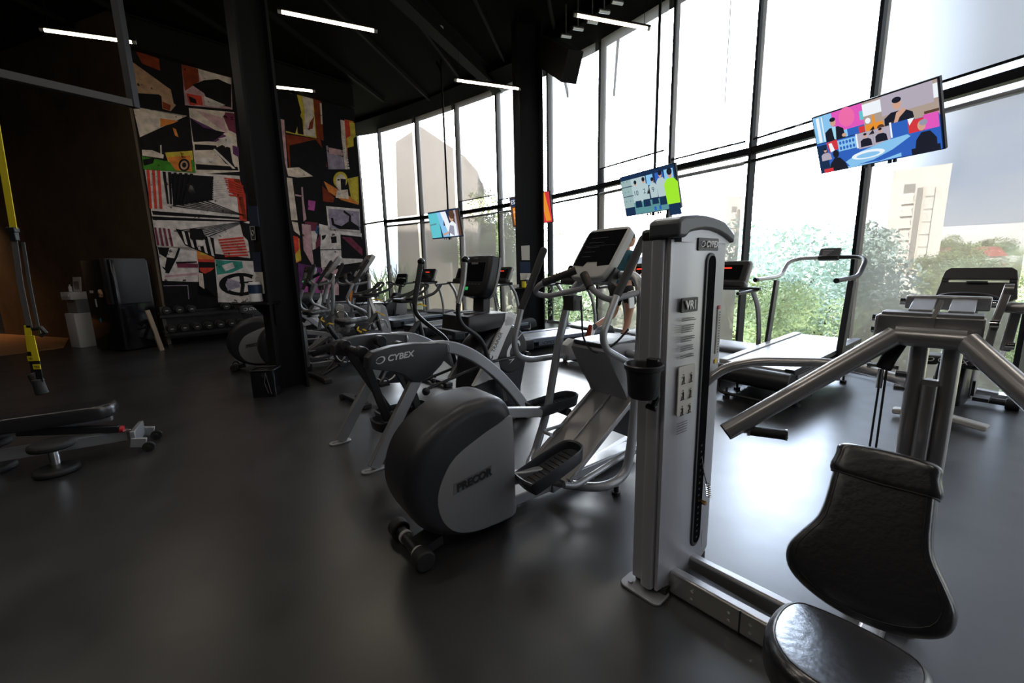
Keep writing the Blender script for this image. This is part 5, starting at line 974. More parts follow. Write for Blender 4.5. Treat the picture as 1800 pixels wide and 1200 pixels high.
b = MB(); b.tube([lp(58, 578), lp(72, 576), lp(80, 584), lp(72, 590)], .012, 8); b.build('locking_loop', 'black', tx)
for a, m1, m2, e, dy in (((48, 572), (54, 618), (62, 660), (70, 672), 0), ((64, 588), (74, 632), (80, 668), (86, 690), -.03)):
    webb('yellow_strap', [lp(*a, dy), lp(*m1, dy)], .038, 'strap'); webb('black_strap', [lp(*m1, dy), lp(*m2, dy)], .038, 'black')
    t_ = (lp(*m1, dy) * .72 + lp(*m2, dy) * .28) + Vector((0, -.004, 0)); b = MB(); b.box(t_, (.042, .004, .03)); lbp = b.build('yellow_label', 'strap', tx); text('TRX', .018, 'ink', lbp, t_ + Vector((-.016, -.003, -.006)), (1, 0, 0), (0, 0, 1), 'label_lettering', 0, .0005)
    b = MB(); b.cyl(lp(m2[0] - 5, m2[1] - 4, dy), lp(e[0] - 2, e[1], dy), .026, 14, r2=.03); b.build('handle', 'rubber', tx, bevel=.006)

# ------------------------------------------------------------------ water dispenser, drinks machine, weights
wdp = thing('water_dispenser', 'small grey free-standing water dispenser left of the black drinks machine', 'water dispenser', (-9.14, 8.92, 0), -22)
b = MB(); b.pillow(rrect(-.19, -.17, .19, .17, .03), UV, 0, .72, .01, 2); b.build('lower_cabinet', 'offwhite', wdp)
b = MB(); b.pillow(rrect(-.19, -.17, .19, .17, .03), UV, 1.0, 1.16, .01, 2); b.build('top_panel', 'offwhite', wdp); b = MB(); b.box((0, .04, .86), (.36, .28, .3)); b.build('dispensing_bay', 'grey', wdp); b = MB(); b.box((0, -.175, 1.09), (.28, .01, .05)); b.build('control_strip', 'white', wdp)
b = MB(); b.cyl((-.08, -.1, .97), (-.08, -.1, 1.0), .015); b.cyl((.08, -.1, .97), (.08, -.1, 1.0), .015); b.build('taps', 'black', wdp)
wo_ = Vector(wdp.location); Wf = Fr(-9.14, 8.92, -22)
o = thing('printed_sheet', 'white printed sheet standing on top of the water dispenser', 'paper', (wo_.x + .02, wo_.y + .02, 1.162), -22); b = MB(); b.box((.06, 0, .15), (.30, .01, .30), Matrix.Rotation(R(-6), 3, 'X')); b.build('sheet', 'paper', o); b = MB()
for k in range(7): b.box((.05, -.013 - .002 * (7 - k) * 0, .21 - k * .025), (.18, .012, .006))
b.build('printed_lines', 'graphite', o)
wv_ = thing('pump_bottle', 'small white bottle beside the sheet on the water dispenser', 'bottle', (wo_.x - .12, wo_.y + .03, 1.162)); b = MB(); b.cyl((0, 0, 0), (0, 0, .11), .03, 14); b.cyl((0, 0, .11), (0, 0, .15), .012, 10); b.build('bottle_body', 'white', wv_)
vm = thing('drinks_machine', 'large black vending machine against the brown wall', 'vending machine', (-7.84, 8.52, 0), -20)
b = MB(); b.pillow(rrect(-.52, -.30, .42, .36, .05), UV, .02, 1.78, .02, 2); b.build('cabinet', 'gloss', vm)
b = MB(); b.pillow([(.16, -.32), (.32, -.33), (.43, -.22), (.46, .05), (.43, .30), (.38, .30), (.38, -.1), (.16, -.25)], UV, .92, 1.80, .02, 2); b.build('curved_door_panel', 'graphite', vm, bevel=.01)
b = MB(); b.box((-.30, -.305, 1.17), (.11, .006, .05)); b.build('white_tag', 'paper', vm); b = MB(); b.box((-.22, -.305, .95), (.03, .006, .16)); b.build('coin_slot_light', 'paper', vm); b = MB(); b.prism([(-.22, .62), (-.16, .66), (-.17, .57)], UZ, -.308, -.30); b.build('blue_arrow', mat('cyan_mark', (.02, .30, .40), .5), vm)
b = MB(); b.tube([(.02, -.33, 1.14), (.06, -.345, 1.19), (.08, -.345, 1.13), (.05, -.34, 1.08)], .03, 8); b.build('brown_sticker', 'm_sand', vm)
# bent plywood strip
o = thing('bent_wood_strip', 'narrow bent plywood strip standing between the drinks machine and the dumbbell rack', 'wooden strip', (*P(283, 616).xy, 0), 10)
b = MB(); b.bar([(.02, 0, 0), (-.03, 0, .30), (-.08, 0, .60), (-.12, 0, .80)], .12, .02, up=(1, 0, 0), fil=.15); b.build('strip', 'wood', o); b = MB(); b.bar([(-.035, -.004, .30), (-.065, -.004, .44)], .125, .024, up=(1, 0, 0)); b.build('dark_band', 'graphite', o)
# dumbbell rack
rk = thing('dumbbell_rack', 'long black two-tier dumbbell rack below the mural', 'rack', (-7.0, 8.42, 0), 47); rf = Fr(-7.0, 8.42, 47)
LR = 1.75
for x in (.06, LR - .06): b = MB(); b.bar([(x, -.02, .03), (x, .44, .03)], .07, .05); b.bar([(x, .08, .05), (x, .40, .80)], .06, .06, up=(1, 0, 0)); b.build('side_frame', 'black', rk)
for y, z in ((.02, .30), (.28, .66)): b = MB(); b.bar([(0, y - .02, z - .04), (LR, y - .02, z - .04)], .04, .05); b.bar([(0, y + .18, z + .02), (LR, y + .18, z + .02)], .04, .05); b.build('shelf_rail', 'black', rk)
b = MB(); b.box((LR / 2, .45, .4), (LR - .1, .02, .55)); b.build('rear_sheet', 'black', rk)
db0 = None; cnt = 0; ordn = ('first', 'second', 'third', 'fourth', 'fifth', 'sixth', 'seventh', 'eighth')
for row, (y, z, nm) in enumerate(((.09, .38, 'lower'), (.35, .74, 'upper'))):
    for k in range(8):
        if row == 1 and k in (3, 4): continue
        p = rf.o + rf.u * (.12 + k * .21) + rf.v * y; lb = '%s black dumbbell from the left on the %s tier of the rack' % (ordn[k].capitalize(), nm)
        if db0 is None:
            db0 = thing('dumbbell', lb, 'dumbbell', (*p, z), 47, 'dumbbells on the rack')
            b = MB(); b.cyl((0, -.15, 0), (0, .15, 0), .018, 12); b.build('handle', 'chrome', db0)
            for s in (-1, 1): b = MB(); b.cyl((0, s * .07, 0), (0, s * .16, 0), .075, 20); h_ = b.build('weight_head', 'rubber', db0, bevel=.01)
            b = MB(); b.box((0, -.163, .0), (.05, .003, .018)); b.build('number_mark', 'lgrey', db0)
        else:
            c = copy_tree(db0); c.location = (*p, z); c['label'] = lb
        cnt += 1

# ------------------------------------------------------------------ hanging televisions
for k, v in {'sky': (.25, .55, .85), 'deep': (.03, .12, .5), 'pink': (.85, .15, .40), 'mag': (.75, .10, .5), 'tan': (.42, .33, .28), 'skin': (.62, .36, .26), 'suit': (.012, .014, .025), 'shirt': (.35, .70, .85), 'org': (.80, .28, .03), 'red': (.65, .04, .05),
             'white': (.85, .9, .95), 'cyan': (.12, .55, .62), 'teal': (.10, .28, .30), 'jersey': (.45, .58, .60), 'lime': (.35, .80, .03), 'navy': (.01, .03, .08), 'grey': (.30, .31, .40), 'brown': (.10, .05, .03), 'purple': (.45, .08, .60), 'mauve': (.45, .40, .48), 'lock': (.32, .45, .45)}.items():
    M['tv_' + k] = mat('screen_' + k, (0, 0, 0), .3, emit=v, es=1.0)
def tv(name_label, pA, pB, zt, H, tilt, pole=True, cat='television', poletop=6.38):
    a, c = Vector((*pA, zt)), Vector((*pB, zt)); W_ = (c - a).length; x = (c - a).normalized(); n = Vector((x.y, -x.x, 0))
    if n.dot(-a) < 0: n = -n
    t = R(tilt); dn = Vector((-n.x * math.sin(t), -n.y * math.sin(t), -math.cos(t))); fn = x.cross(-dn)
    T = thing('television', name_label, cat, a, 0, 'hanging televisions')
    pt = lambda u, v, h=0: x * (u * W_) + dn * (v * H) + fn * h         # u right, v down, h toward viewer
    s = 1 if fn.dot(-a) > 0 else -1
    P_ = lambda u, v, h=0: pt(u, v, h * s)
    b = MB(); b.loft([[P_(u, v, h) for u, v in ((-.012, -.02), (1.012, -.02), (1.012, 1.02), (-.012, 1.02))] for h in (-.045, -.002)]); b.build('tv_case', 'black', T, bevel=.004)
    b = MB(); b.quad([P_(0, 0, .0), P_(1, 0, .0), P_(1, 1, .0), P_(0, 1, .0)]); scr = b.build('screen', 'tv_navy', T)
    k = [0]
    def sh(m_, pts, par=scr):
        k[0] += 1; b = MB(); b.quad([P_(u, v, .001 + .0006 * k[0]) for u, v in pts]); return b.build('picture_shape', 'tv_' + m_, par)
    def ell(m_, cx, cy, rx, ry): return sh(m_, [(cx + rx * math.cos(q * math.pi / 10), cy + ry * math.sin(q * math.pi / 10)) for q in range(20)])
    def rc(m_, x0, y0, x1, y1): return sh(m_, [(x0, y0), (x1, y0), (x1, y1), (x0, y1)])
    def wr(sx, size, u, v, m_='white'): text(sx, size, 'tv_' + m_, scr, P_(u, v, .02), x, -dn, 'screen_lettering', 0, .0005)
    mid = P_(.5, .4, -.06); b = MB(); b.box(mid, (.10, .10, .22)); b.bar([mid + Vector((0, 0, .0)), mid - n * .06], .05, .05); b.build('wall_bracket', 'black', T)
    if pole:
        b = MB(); q = mid - n * .09; b.cyl(q - Vector((0, 0, .45)), Vector((q.x, q.y, poletop - a.z)), .022, 12); b.bar([Vector((q.x, q.y, poletop - a.z - .25)), Vector((q.x - x.x * .16, q.y - x.y * .16, poletop - a.z))], .03, .04); b.build('hanging_pole', 'frame', T)
    b = MB()
    for u in (.40, .46, .60, .64): b.box(P_(u, 1.05, -.02), (.02, .03, .03))
    b.build('underside_ports', 'black', T)
    return T, sh, ell, rc, wr, P_
def man(ell, sh, cx, cy, s, suit='suit', shirt=None, hair='suit'):
    sh(suit, [(cx - .11 * s, cy + .42 * s), (cx - .105 * s, cy + .18 * s), (cx - .05 * s, cy + .11 * s), (cx + .05 * s, cy + .11 * s), (cx + .105 * s, cy + .18 * s), (cx + .12 * s, cy + .42 * s)])
    if shirt: sh(shirt, [(cx - .022 * s, cy + .10 * s), (cx + .025 * s, cy + .10 * s), (cx + .01 * s, cy + .38 * s), (cx - .01 * s, cy + .36 * s)])
    ell('skin', cx, cy, .032 * s, .085 * s); ell(hair, cx, cy - .055 * s, .034 * s, .045 * s)
T, sh, ell, rc, wr, P_ = tv('large television with a four-part studio discussion, upper right', (3.65, 5.396), (4.07, 4.323), 3.11, .655, 24, pole=False)
rc('sky', 0, 0, .45, .46); rc('white', .03, .02, .06, .45); rc('white', .08, .02, .09, .45); rc('mag', .18, 0, .45, .34); ell('pink', .31, .14, .07, .16); rc('cyan', .42, .12, .45, .26); rc('deep', .30, .34, .45, .46); rc('red', .40, .36, .45, .46)
man(ell, sh, .185, .16, .80, 'suit', 'shirt'); ell('skin', .27, .42, .02, .03)
rc('tan', .452, 0, 1, .50); rc('white', .452, .03, .60, .22); rc('mauve', .60, 0, .97, .30); rc('white', .97, .05, 1, .25); sh('org', [(.46, .36), (.60, .36), (.61, .50), (.46, .50)]); ell('org', .53, .32, .012, .10); ell('white', .485, .30, .022, .045); ell('brown', .58, .46, .03, .05); rc('brown', .90, .40, 1, .44)
man(ell, sh, .72, .17, 1.0, 'suit'); sh('skin', [(.68, .46), (.71, .30), (.77, .25), (.78, .30), (.73, .38), (.70, .49)])
rc('deep', 0, .47, 1, 1); rc('navy', 0, .50, .10, 1); sh('red', [(.10, .48), (.20, .46), (.22, .62), (.12, .66)]); sh('white', [(.12, .50), (.15, .50), (.17, .64), (.13, .66)]); rc('sky', .205, .49, .37, .68); rc('white', .37, .46, .385, .70)
for i in range(5):
    for j in range(2): ell('deep', .23 + i * .03, .54 + j * .09, .010, .030)
rc('mauve', .39, .46, .65, .72); rc('grey', .515, .46, .52, .72); man(ell, sh, .455, .52, .42); man(ell, sh, .58, .50, .42); rc('white', .655, .42, .67, .66); rc('deep', .67, .44, .79, .66); rc('red', .79, .47, .90, .66); rc('mag', .90, .44, 1, .66); sh('white', [(.79, .44), (.84, .44), (.80, .54)])
sh('sky', [(.26, .88), (.40, .76), (.62, .68), (.78, .66), (.80, .70), (.66, .84), (.50, .94), (.30, .98)]); ell('white', .46, .83, .14, .07); ell('sky', .46, .84, .10, .04); sh('sky', [(.24, .96), (.55, .98), (.72, .92), (.72, .98), (.24, 1)])
man(ell, sh, .09, .60, .42, 'mauve', None, 'suit'); ell('suit', .185, .70, .028, .07); sh('suit', [(.10, 1), (.12, .86), (.17, .76), (.22, .78), (.26, .88), (.28, 1)]); sh('red', [(.05, .93), (.14, .93), (.14, 1), (.05, 1)])
ell('skin', .885, .58, .028, .075); ell('grey', .90, .54, .028, .045); sh('suit', [(.82, 1), (.84, .78), (.88, .68), (.94, .68), (.98, .80), (.98, 1)]); rc('suit', .80, .90, 1, 1); wr('N+', .085, .85, .90)
T, sh, ell, rc, wr, P_ = tv('television showing footballers in numbered shirts, hanging above the weight tower', (1.956, 7.739), (2.517, 6.737), 2.94, .655, 16, poletop=6.38)
rc('lock', 0, .02, .20, .80); rc('jersey', .20, .02, .48, .72); rc('navy', 0, 0, 1, .10); rc('teal', .20, .70, 1, 1); rc('navy', 0, .26, .22, .28); rc('navy', 0, .50, .22, .52); rc('sky', .50, .10, .62, .34); rc('sky', .82, .08, .97, .32); rc('deep', .66, .10, .80, .40)
for px_, py_ in ((.05, .12), (.12, .12), (.05, .38), (.12, .38), (.05, .62), (.13, .62)): rc('teal', px_, py_, px_ + .02, py_ + .03)
def player(cx, cy, s, shirt, num=None):
    sh('navy', [(cx - .07 * s, cy + .75 * s), (cx - .06 * s, cy + .50 * s), (cx + .07 * s, cy + .50 * s), (cx + .08 * s, cy + .75 * s)])
    sh(shirt, [(cx - .075 * s, cy + .55 * s), (cx - .085 * s, cy + .20 * s), (cx - .04 * s, cy + .11 * s), (cx + .04 * s, cy + .11 * s), (cx + .085 * s, cy + .20 * s), (cx + .08 * s, cy + .55 * s)])
    ell('skin', cx, cy + .04 * s, .026 * s, .07 * s); ell('suit', cx, cy, .032 * s, .06 * s)
    if num: wr(num, .11, cx - .027 * len(num), cy + .38 * s, 'navy')
player(.29, .20, .85, 'jersey', '10'); player(.45, .17, .90, 'jersey', '2'); player(.61, .22, .80, 'jersey', '9'); player(.76, .12, 1.0, 'jersey'); player(.92, .14, 1.35, 'lime')
rc('deep', .58, .88, .62, .98); rc('deep', .67, .87, .71, .97)
T, sh, ell, rc, wr, P_ = tv('small television showing a child against blue shapes, left of the far column', (-2.10, 11.315), (-1.24, 10.557), 2.88, .655, 10, poletop=6.38)
rc('cyan', 0, .04, .34, .97); sh('sky', [(.30, .04), (.42, .04), (.62, .97), (.40, .97)]); sh('white', [(.42, .04), (.60, .04), (.70, .70), (.58, .80)]); rc('brown', .70, .04, 1, .97); rc('mauve', .86, .04, .92, .97); sh('white', [(.62, .97), (.66, .50), (.78, .40), (.88, .55), (.88, .97)]); sh('grey', [(.60, .80), (.68, .55), (.80, .60), (.78, .97)]); ell('skin', .76, .28, .07, .15); ell('brown', .79, .21, .09, .13); sh('skin', [(.40, .85), (.60, .78), (.62, .84), (.44, .93)]); sh('teal', [(.0, .45), (.24, .42), (.24, .47), (.0, .50)])
T, sh, ell, rc, wr, P_ = tv('television with orange and purple graphics, partly hidden behind the far column', (.02, 10.65), (.90, 9.78), 3.09, .655, 10, poletop=6.38)
rc('brown', 0, 0, .55, 1); rc('org', .05, .35, .5, .97); rc('navy', .02, .02, .5, .30); wr('EST', .14, .04, .22); wr('HO', .08, .08, .55); wr('HD', .08, .08, .75); wr('DA', .08, .08, .92); rc('red', .55, 0, 1, 1); sh('org', [(.78, .0), (.9, 0), (.98, .95), (.86, .95)]); sh('purple', [(.55, .05), (.78, .04), (.84, .60), (.72, .90), (.55, .95)]); sh('sky', [(.72, .05), (.80, .05), (.82, .25), (.74, .28)]); ell('deep', .76, .60, .04, .22)

# ------------------------------------------------------------------ runner
RF = Fr(.89, 6.15, 33)
RN = thing('person', 'runner in a teal shirt and black shorts on the treadmill beyond the front elliptical', 'person', (.89, 6.15, 0), 33)
def skinmesh(name, m_, verts, edges, parent, sub=2, root=0):
    me = bpy.data.meshes.new(name); me.from_pydata([v[:3] for v in verts], [], []) if False else me.from_pydata([tuple(v[:3]) for v in verts], edges, [])
    o = bpy.data.objects.new(name, me); C.objects.link(o); o.parent = parent
    k = o.modifiers.new('skin', 'SKIN'); k.use_smooth_shade = True
    for i, v in enumerate(verts):
        sv = me.skin_vertices[0].data[i]; r = v[3]; sv.radius = (r, r) if not isinstance(r, tuple) else r; sv.use_root = (i == root)
    s = o.modifiers.new('sub', 'SUBSURF'); s.levels = sub; s.render_levels = sub; me.materials.append(M[m_]); return o
# u forward, v left, z up; origin at the treadmill rear
B_ = [(1.05, .02, 1.12, .125), (1.07, .02, 1.28, .12), (1.10, .02, 1.44, .135), (1.13, .02, 1.60, .12), (1.15, .02, 1.69, .05), (1.18, .02, 1.76, .05),
      (1.06, -.09, 1.08, .10), (1.12, -.10, .82, .085), (1.11, -.10, .70, .060), (1.07, -.10, .52, .055), (.97, -.10, .32, .036), (1.02, -.10, .265, .038), (1.12, -.10, .255, .03),
      (1.05, .12, 1.08, .10), (1.02, .12, .80, .08), (.98, .12, .66, .058), (.78, .13, .58, .055), (.56, .13, .50, .034), (.50, .13, .45, .04), (.46, .13, .34, .03),
      (1.12, -.19, 1.58, .058), (.98, -.25, 1.36, .045), (1.16, -.22, 1.24, .038), (1.32, -.17, 1.30, .028), (1.36, -.16, 1.32, .03),
      (1.12, .23, 1.58, .058), (1.10, .28, 1.34, .045), (1.30, .20, 1.40, .038), (1.42, .12, 1.52, .028), (1.45, .11, 1.55, .03)]
Ed = [(0, 1), (1, 2), (2, 3), (3, 4), (4, 5), (0, 6), (6, 7), (7, 8), (8, 9), (9, 10), (10, 11), (11, 12), (0, 13), (13, 14), (14, 15), (15, 16), (16, 17), (17, 18), (18, 19), (3, 20), (20, 21), (21, 22), (22, 23), (23, 24), (3, 25), (25, 26), (26, 27), (27, 28), (28, 29)]
ZS = .90   # scale so that the figure stands on the belt at the photographed size
def sc(v): return (v[0], v[1], .225 + (v[2] - .235) * 1.0, v[3])
body = skinmesh('body', 'skin', [sc(v) for v in B_], Ed, RN)
hd = MB(); hc = Vector((1.21, .02, 1.845)); hd.ball(hc, .105, (1.0, .82, 1.18), 3); hd.ball(hc + Vector((.03, 0, -.055)), .075, (.95, .8, .9), 3); hd.ball(hc + Vector((.112, 0, -.015)), .02, (1, .7, 1.3), 2)
for s in (-1, 1): hd.ball(hc + Vector((-.005, .085 * s, -.015)), .026, (.8, .35, 1.2), 2)
ho = hd.build('head', 'skin', RN); ho.parent = RN
b = MB()
for s in (-1, 1): b.ball(hc + Vector((.092, .034 * s, .012)), .012, (.6, 1.2, .7), 2)
b.build('eyes', 'ink', ho); b = MB(); b.bar([hc + Vector((.100, -.022, -.062)), hc + Vector((.104, 0, -.064)), hc + Vector((.100, .022, -.062))], .006, .008); b.build('mouth', 'm_maroon', ho)
b = MB(); b.ball(hc + Vector((-.018, 0, .035)), .108, (1.0, .86, 1.02), 3); b.build('hair', 'hair', RN)
sv_ = [(1.05, .02, 1.10, .135), (1.07, .02, 1.28, .135), (1.10, .02, 1.44, .150), (1.13, .02, 1.60, .125), (1.15, .02, 1.665, .065), (1.12, -.19, 1.58, .07), (1.04, -.22, 1.46, .062), (1.12, .23, 1.58, .07), (1.11, .255, 1.46, .062)]
skinmesh('shirt', 'teal', [sc(v) for v in sv_], [(0, 1), (1, 2), (2, 3), (3, 4), (3, 5), (5, 6), (3, 7), (7, 8)], RN)
sh_ = [(1.05, .02, 1.14, .135), (1.06, -.09, 1.06, .118), (1.12, -.10, .90, .108), (1.15, -.10, .80, .10), (1.05, .12, 1.06, .118), (1.03, .12, .90, .108), (1.02, .12, .78, .10)]
skinmesh('shorts', 'shorts', [sc(v) for v in sh_], [(0, 1), (1, 2), (2, 3), (0, 4), (4, 5), (5, 6)], RN)
def shoe(heel, toe, up_, par=RN):
    h, t = Vector(heel), Vector(toe); d = (t - h).normalized(); up_ = Vector(up_); up_ = (up_ - d * up_.dot(d)).normalized(); sdv = d.cross(up_); f = lambda x, y, z: h + d * x + sdv * y + up_ * z
    ol = smooth_poly([(-.03, -.03), (.05, -.038), (.16, -.045), (.24, -.035), (.27, 0), (.24, .035), (.16, .045), (.05, .038), (-.03, .03), (-.045, 0)], 2)
    b = MB(); b.loft([[f(x * k, y * k, z) for x, y in ol] for k, z in ((.96, .0), (1, .012), (.98, .028))]); so = b.build('shoe_sole', 'm_rust' if heel[2] > .4 else 'white', par)
    b = MB(); b.loft([[f(cx + x * kx, y * ky, z) for x, y in ol] for cx, kx, ky, z in ((0, .98, .98, .026), (0, .95, .92, .06), (-.0, .62, .80, .09), (-.01, .38, .70, .115))]); u = b.build('shoe', 'white', par); return u
shoe((.92, -.10, .228), (1.16, -.10, .228), (0, 0, 1)); shoe((.47, .13, .50), (.40, .13, .26), (1, 0, -.2))
b = MB(); b.cyl((.60, .13, .51), (.53, .13, .475), .045, 16); b.build('sock', 'ink', RN); b = MB(); b.cyl((.97, -.10, .30), (.99, -.10, .37), .045, 16); b.build('sock', 'ink', RN)
for hx, s in (((1.37, -.155, 1.32), -1), ((1.46, .105, 1.55), 1)):         # loosely curled fingers and a thumb at each hand
    h = Vector(hx); vv = []; ee = []
    vv.append((h.x - .01, h.y, h.z, .026))
    for k in range(4):
        oz = (.027 - k * .018); i0 = len(vv); L_ = (.9, 1.0, .95, .75)[k]
        vv += [(h.x + .035, h.y, h.z + oz, .010), (h.x + .035 + .028 * L_, h.y - s * .004, h.z + oz, .0088), (h.x + .045 + .028 * L_, h.y - s * -.022, h.z + oz - .004, .008), (h.x + .028 * L_, h.y + s * .032, h.z + oz - .006, .0075)]
        ee += [(0, i0), (i0, i0 + 1), (i0 + 1, i0 + 2), (i0 + 2, i0 + 3)]
    i0 = len(vv); vv += [(h.x + .005, h.y + s * .012, h.z + .032, .011), (h.x + .035, h.y + s * .030, h.z + .040, .009)]; ee += [(0, i0), (i0, i0 + 1)]
    skinmesh('hand', 'skin', vv, ee, RN, 1)
b = MB(); b.tube([(1.01, -.265, 1.36), (1.03, -.275, 1.33), (1.0, -.28, 1.30), (1.05, -.27, 1.29), (1.04, -.275, 1.26), (1.09, -.265, 1.26)], .006, 6); b.build('arm_tattoo', 'ink', RN)
tw = thing('small_towel', 'small white towel hanging at the side of the runner', 'towel', (*(RF.o + RF.u * .96 + RF.v * -.245), .93), 33)
b = MB(); b.bar([(.0, 0, .12), (.02, -.004, .0), (.03, -.008, -.14)], .02, .11, up=(1, 0, 0)); b.build('towel_cloth', 'white', tw)

# ------------------------------------------------------------------ outside
gm = mat('hillside_ground', (.34, .33, .20), .9, var=.8, vscale=.11)
b = MB(); b.quad([(-400, -60, -14), (900, -60, -14), (900, 900, -14), (-400, 900, -14)]); o = b.build('hillside_ground', gm); tag(o, 'green and brown hillside land far below the windows', 'ground'); o['kind'] = 'structure'
M['bldg'] = mat('tower_concrete', (.88, .83, .76), .8, var=.1, vscale=.2); M['bldg2'] = mat('tower_shade_strip', (.36, .33, .30), .8)
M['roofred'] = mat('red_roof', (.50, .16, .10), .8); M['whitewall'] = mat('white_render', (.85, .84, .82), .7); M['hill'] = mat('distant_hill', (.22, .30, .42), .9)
M['tanwall'] = mat('tan_neighbour_wall', (.80, .70, .63), .85); M['thatch'] = mat('thatch', (.25, .21, .16), .95, bump=.6, bscale=8)
M['leafdark'] = mat('leaf_olive', (.27, .32, .15), .8, var=.5, vscale=1.5); M['leafblue'] = mat('leaf_blue_green', (.50, .62, .56), .8, var=.4, vscale=1.5); M['leafgreen'] = mat('leaf_green', (.46, .56, .38), .8, var=.5, vscale=1.5)
M['trunk'] = mat('trunk', (.10, .07, .05), .9)
def tower(label, px0, px1, top, dist, floors=15):
    a, c = ray(px0, 450), ray(px1, 450); a = a.xy.normalized() * dist; c = c.xy.normalized() * dist; wv = (c - a); L_ = wv.length; x = wv.normalized(); y = Vector((-x.y, x.x))
    d = ray((px0 + px1) / 2, top); zt = HC + dist / d.xy.length * d.z; t = thing('tower_block', label, 'building', (a.x, a.y, -14), math.degrees(math.atan2(x.y, x.x))); H = zt + 14
    b = MB(); b.box((L_ * .5, L_ * .4, H / 2), (L_, L_ * .8, H)); b.build('wall', 'bldg', t)
    b = MB(); b.box((L_ * .52, -.1, H / 2 - 1), (L_ * .10, .5, H - 3)); b.build('shaded_strip', 'bldg2', t)
    for k in range(floors):
        z = H - 3 - k * (H - 4) / floors; b = MB(); b.prism([(L_ * .22, z - 1.3), (L_ * .44, z - 1.3), (L_ * .40, z - .1), (L_ * .25, z - .1)], lambda q, r, h: Vector((q, h, r)), -L_ * .07, 0); b.build('balcony', 'bldg', t)
        b = MB(); b.box((L_ * .33, -.05, z + .6), (L_ * .2, .12, 1.0)); b.build('window', 'bldg2', t)
        b = MB(); b.box((L_ * .70, -.6, z), (L_ * .14, 1.2, 1.7)); b.build('bay', 'bldg', t)
    return t
tower('pale ribbed apartment tower seen through the right window', 1552, 1650, 296, 75)
tower('slim pale apartment tower behind the silver weight machine', 1272, 1312, 345, 95)
def leafcloud(seed, nb=16, nl=240, size=.12, sp=1.0):
    rr = random.Random(seed); b = MB()
    for _ in range(nb):
        c = Vector((rr.gauss(0, .5), rr.gauss(0, .5), rr.uniform(-.5, .75))) * sp; rad = rr.uniform(.25, .45)
        for _ in range(nl):
            v = Vector((rr.gauss(0, 1), rr.gauss(0, 1), rr.gauss(0, 1))).normalized() * rad * rr.uniform(.6, 1.05) + c; s = size * rr.uniform(.5, 1)
            x = Vector((rr.gauss(0, 1), rr.gauss(0, 1), rr.gauss(0, 1))).normalized(); y = x.orthogonal().normalized()
            b.quad([v - x * s, v - y * s * .5, v + x * s, v + y * s * .5])
    me = bpy.data.meshes.new('foliage'); b.b.to_mesh(me); b.b.free(); return me
fol = {}
for k, s in (('leafdark', 3), ('leafblue', 5), ('leafgreen', 8)):
    me = leafcloud(s, 20, 420, .045); me.materials.append(M[k]); fol[k] = me
tk = bpy.data.meshes.new('trunk'); q = MB(); q.tube([(0, 0, -1.6), (.05, .02, -.8), (0, 0, 0)], .07, 8, r2=.03); q.tube([(.03, 0, -.7), (.3, .1, .2)], .03, 6, r2=.015); q.tube([(.03, 0, -.6), (-.25, -.15, .3)], .03, 6, r2=.015); q.b.to_mesh(tk); q.b.free(); tk.materials.append(M['trunk'])
def tree(px, py, dist, size, kind, label, group='trees outside the windows'):
    d = ray(px, py); h = d.xy.length; p = Vector((0, 0, HC)) + d * (dist / h); t = thing('tree', label, 'tree', p, random.uniform(0, 360), group)
    for nm, me in (('foliage', fol[kind]), ('trunk', tk)):
        o = bpy.data.objects.new(nm, me); C.objects.link(o); o.parent = t; o.scale = (size, size, size)
    return t
for px, py, ds, sz, kd, lb in (
    (1385, 520, 16, 2.3, 'leafblue', 'leafy blue-green tree behind the frame of the walking treadmill'), (1440, 560, 14, 1.5, 'leafblue', 'leafy tree right of centre behind the walking treadmill'),
    (1340, 590, 12, 1.5, 'leafgreen', 'low leafy tree behind the left upright of the walking treadmill'), (1430, 470, 19, 1.8, 'leafblue', 'tallest pale tree behind the walking treadmill display'),
    (1010, 570, 12, 1.5, 'leafgreen', 'light green shrub low behind the front elliptical console post'), (975, 540, 14, 1.3, 'leafgreen', 'light green shrub just right of the far column'),
    (1540, 600, 14, .8, 'leafdark', 'dark tree at the foot of the pale apartment tower'), (1532, 540, 17, .6, 'leafdark', 'small dark tree left of the pale apartment tower'),
    (1700, 640, 17, 1.8, 'leafdark', 'olive tree directly behind the exercise bike display'), (1790, 640, 14, 1.6, 'leafgreen', 'green tree at the right edge below the rooftops'),
    (1600, 690, 12, 1.2, 'leafdark', 'low dark tree under the window beside the exercise bike'), (1770, 690, 13, 1.8, 'leafgreen', 'low green shrub at the right edge under the window'),
    (1288, 560, 14, 1.5, 'leafdark', 'dark tree seen between the weight machine and the black treadmill post'),
    (1655, 480, 60, 2.6, 'leafdark', 'tree right of the apartment tower, in front of the red roof'), (1702, 458, 90, 3.0, 'leafdark', 'distant round tree between the red roofs'), (1662, 448, 110, 3.4, 'leafdark', 'distant dark tree touching the apartment tower'),
    (1745, 458, 100, 3.2, 'leafgreen', 'distant tree below the white buildings'), (1795, 488, 70, 2.6, 'leafgreen', 'distant green tree at the right edge'), (1722, 446, 130, 3.4, 'leafdark', 'distant tree beneath the white block'), (1688, 510, 45, 2.4, 'leafgreen', 'green tree left of the exercise bike display'),
    (1775, 530, 40, 2.6, 'leafdark', 'brownish tree behind the right side of the bike display'), (1645, 575, 30, 2.0, 'leafdark', 'bush at the base of the apartment tower right side'),
    (862, 430, 22, 2.0, 'leafdark', 'dark tree crown seen through the screen left of the far column'), (895, 445, 24, 1.8, 'leafdark', 'tree crown touching the left side of the far column'), (868, 470, 20, 2.0, 'leafdark', 'lower dark tree behind the arc trainer console')):
    tree(px, py, ds, sz, kd, lb)
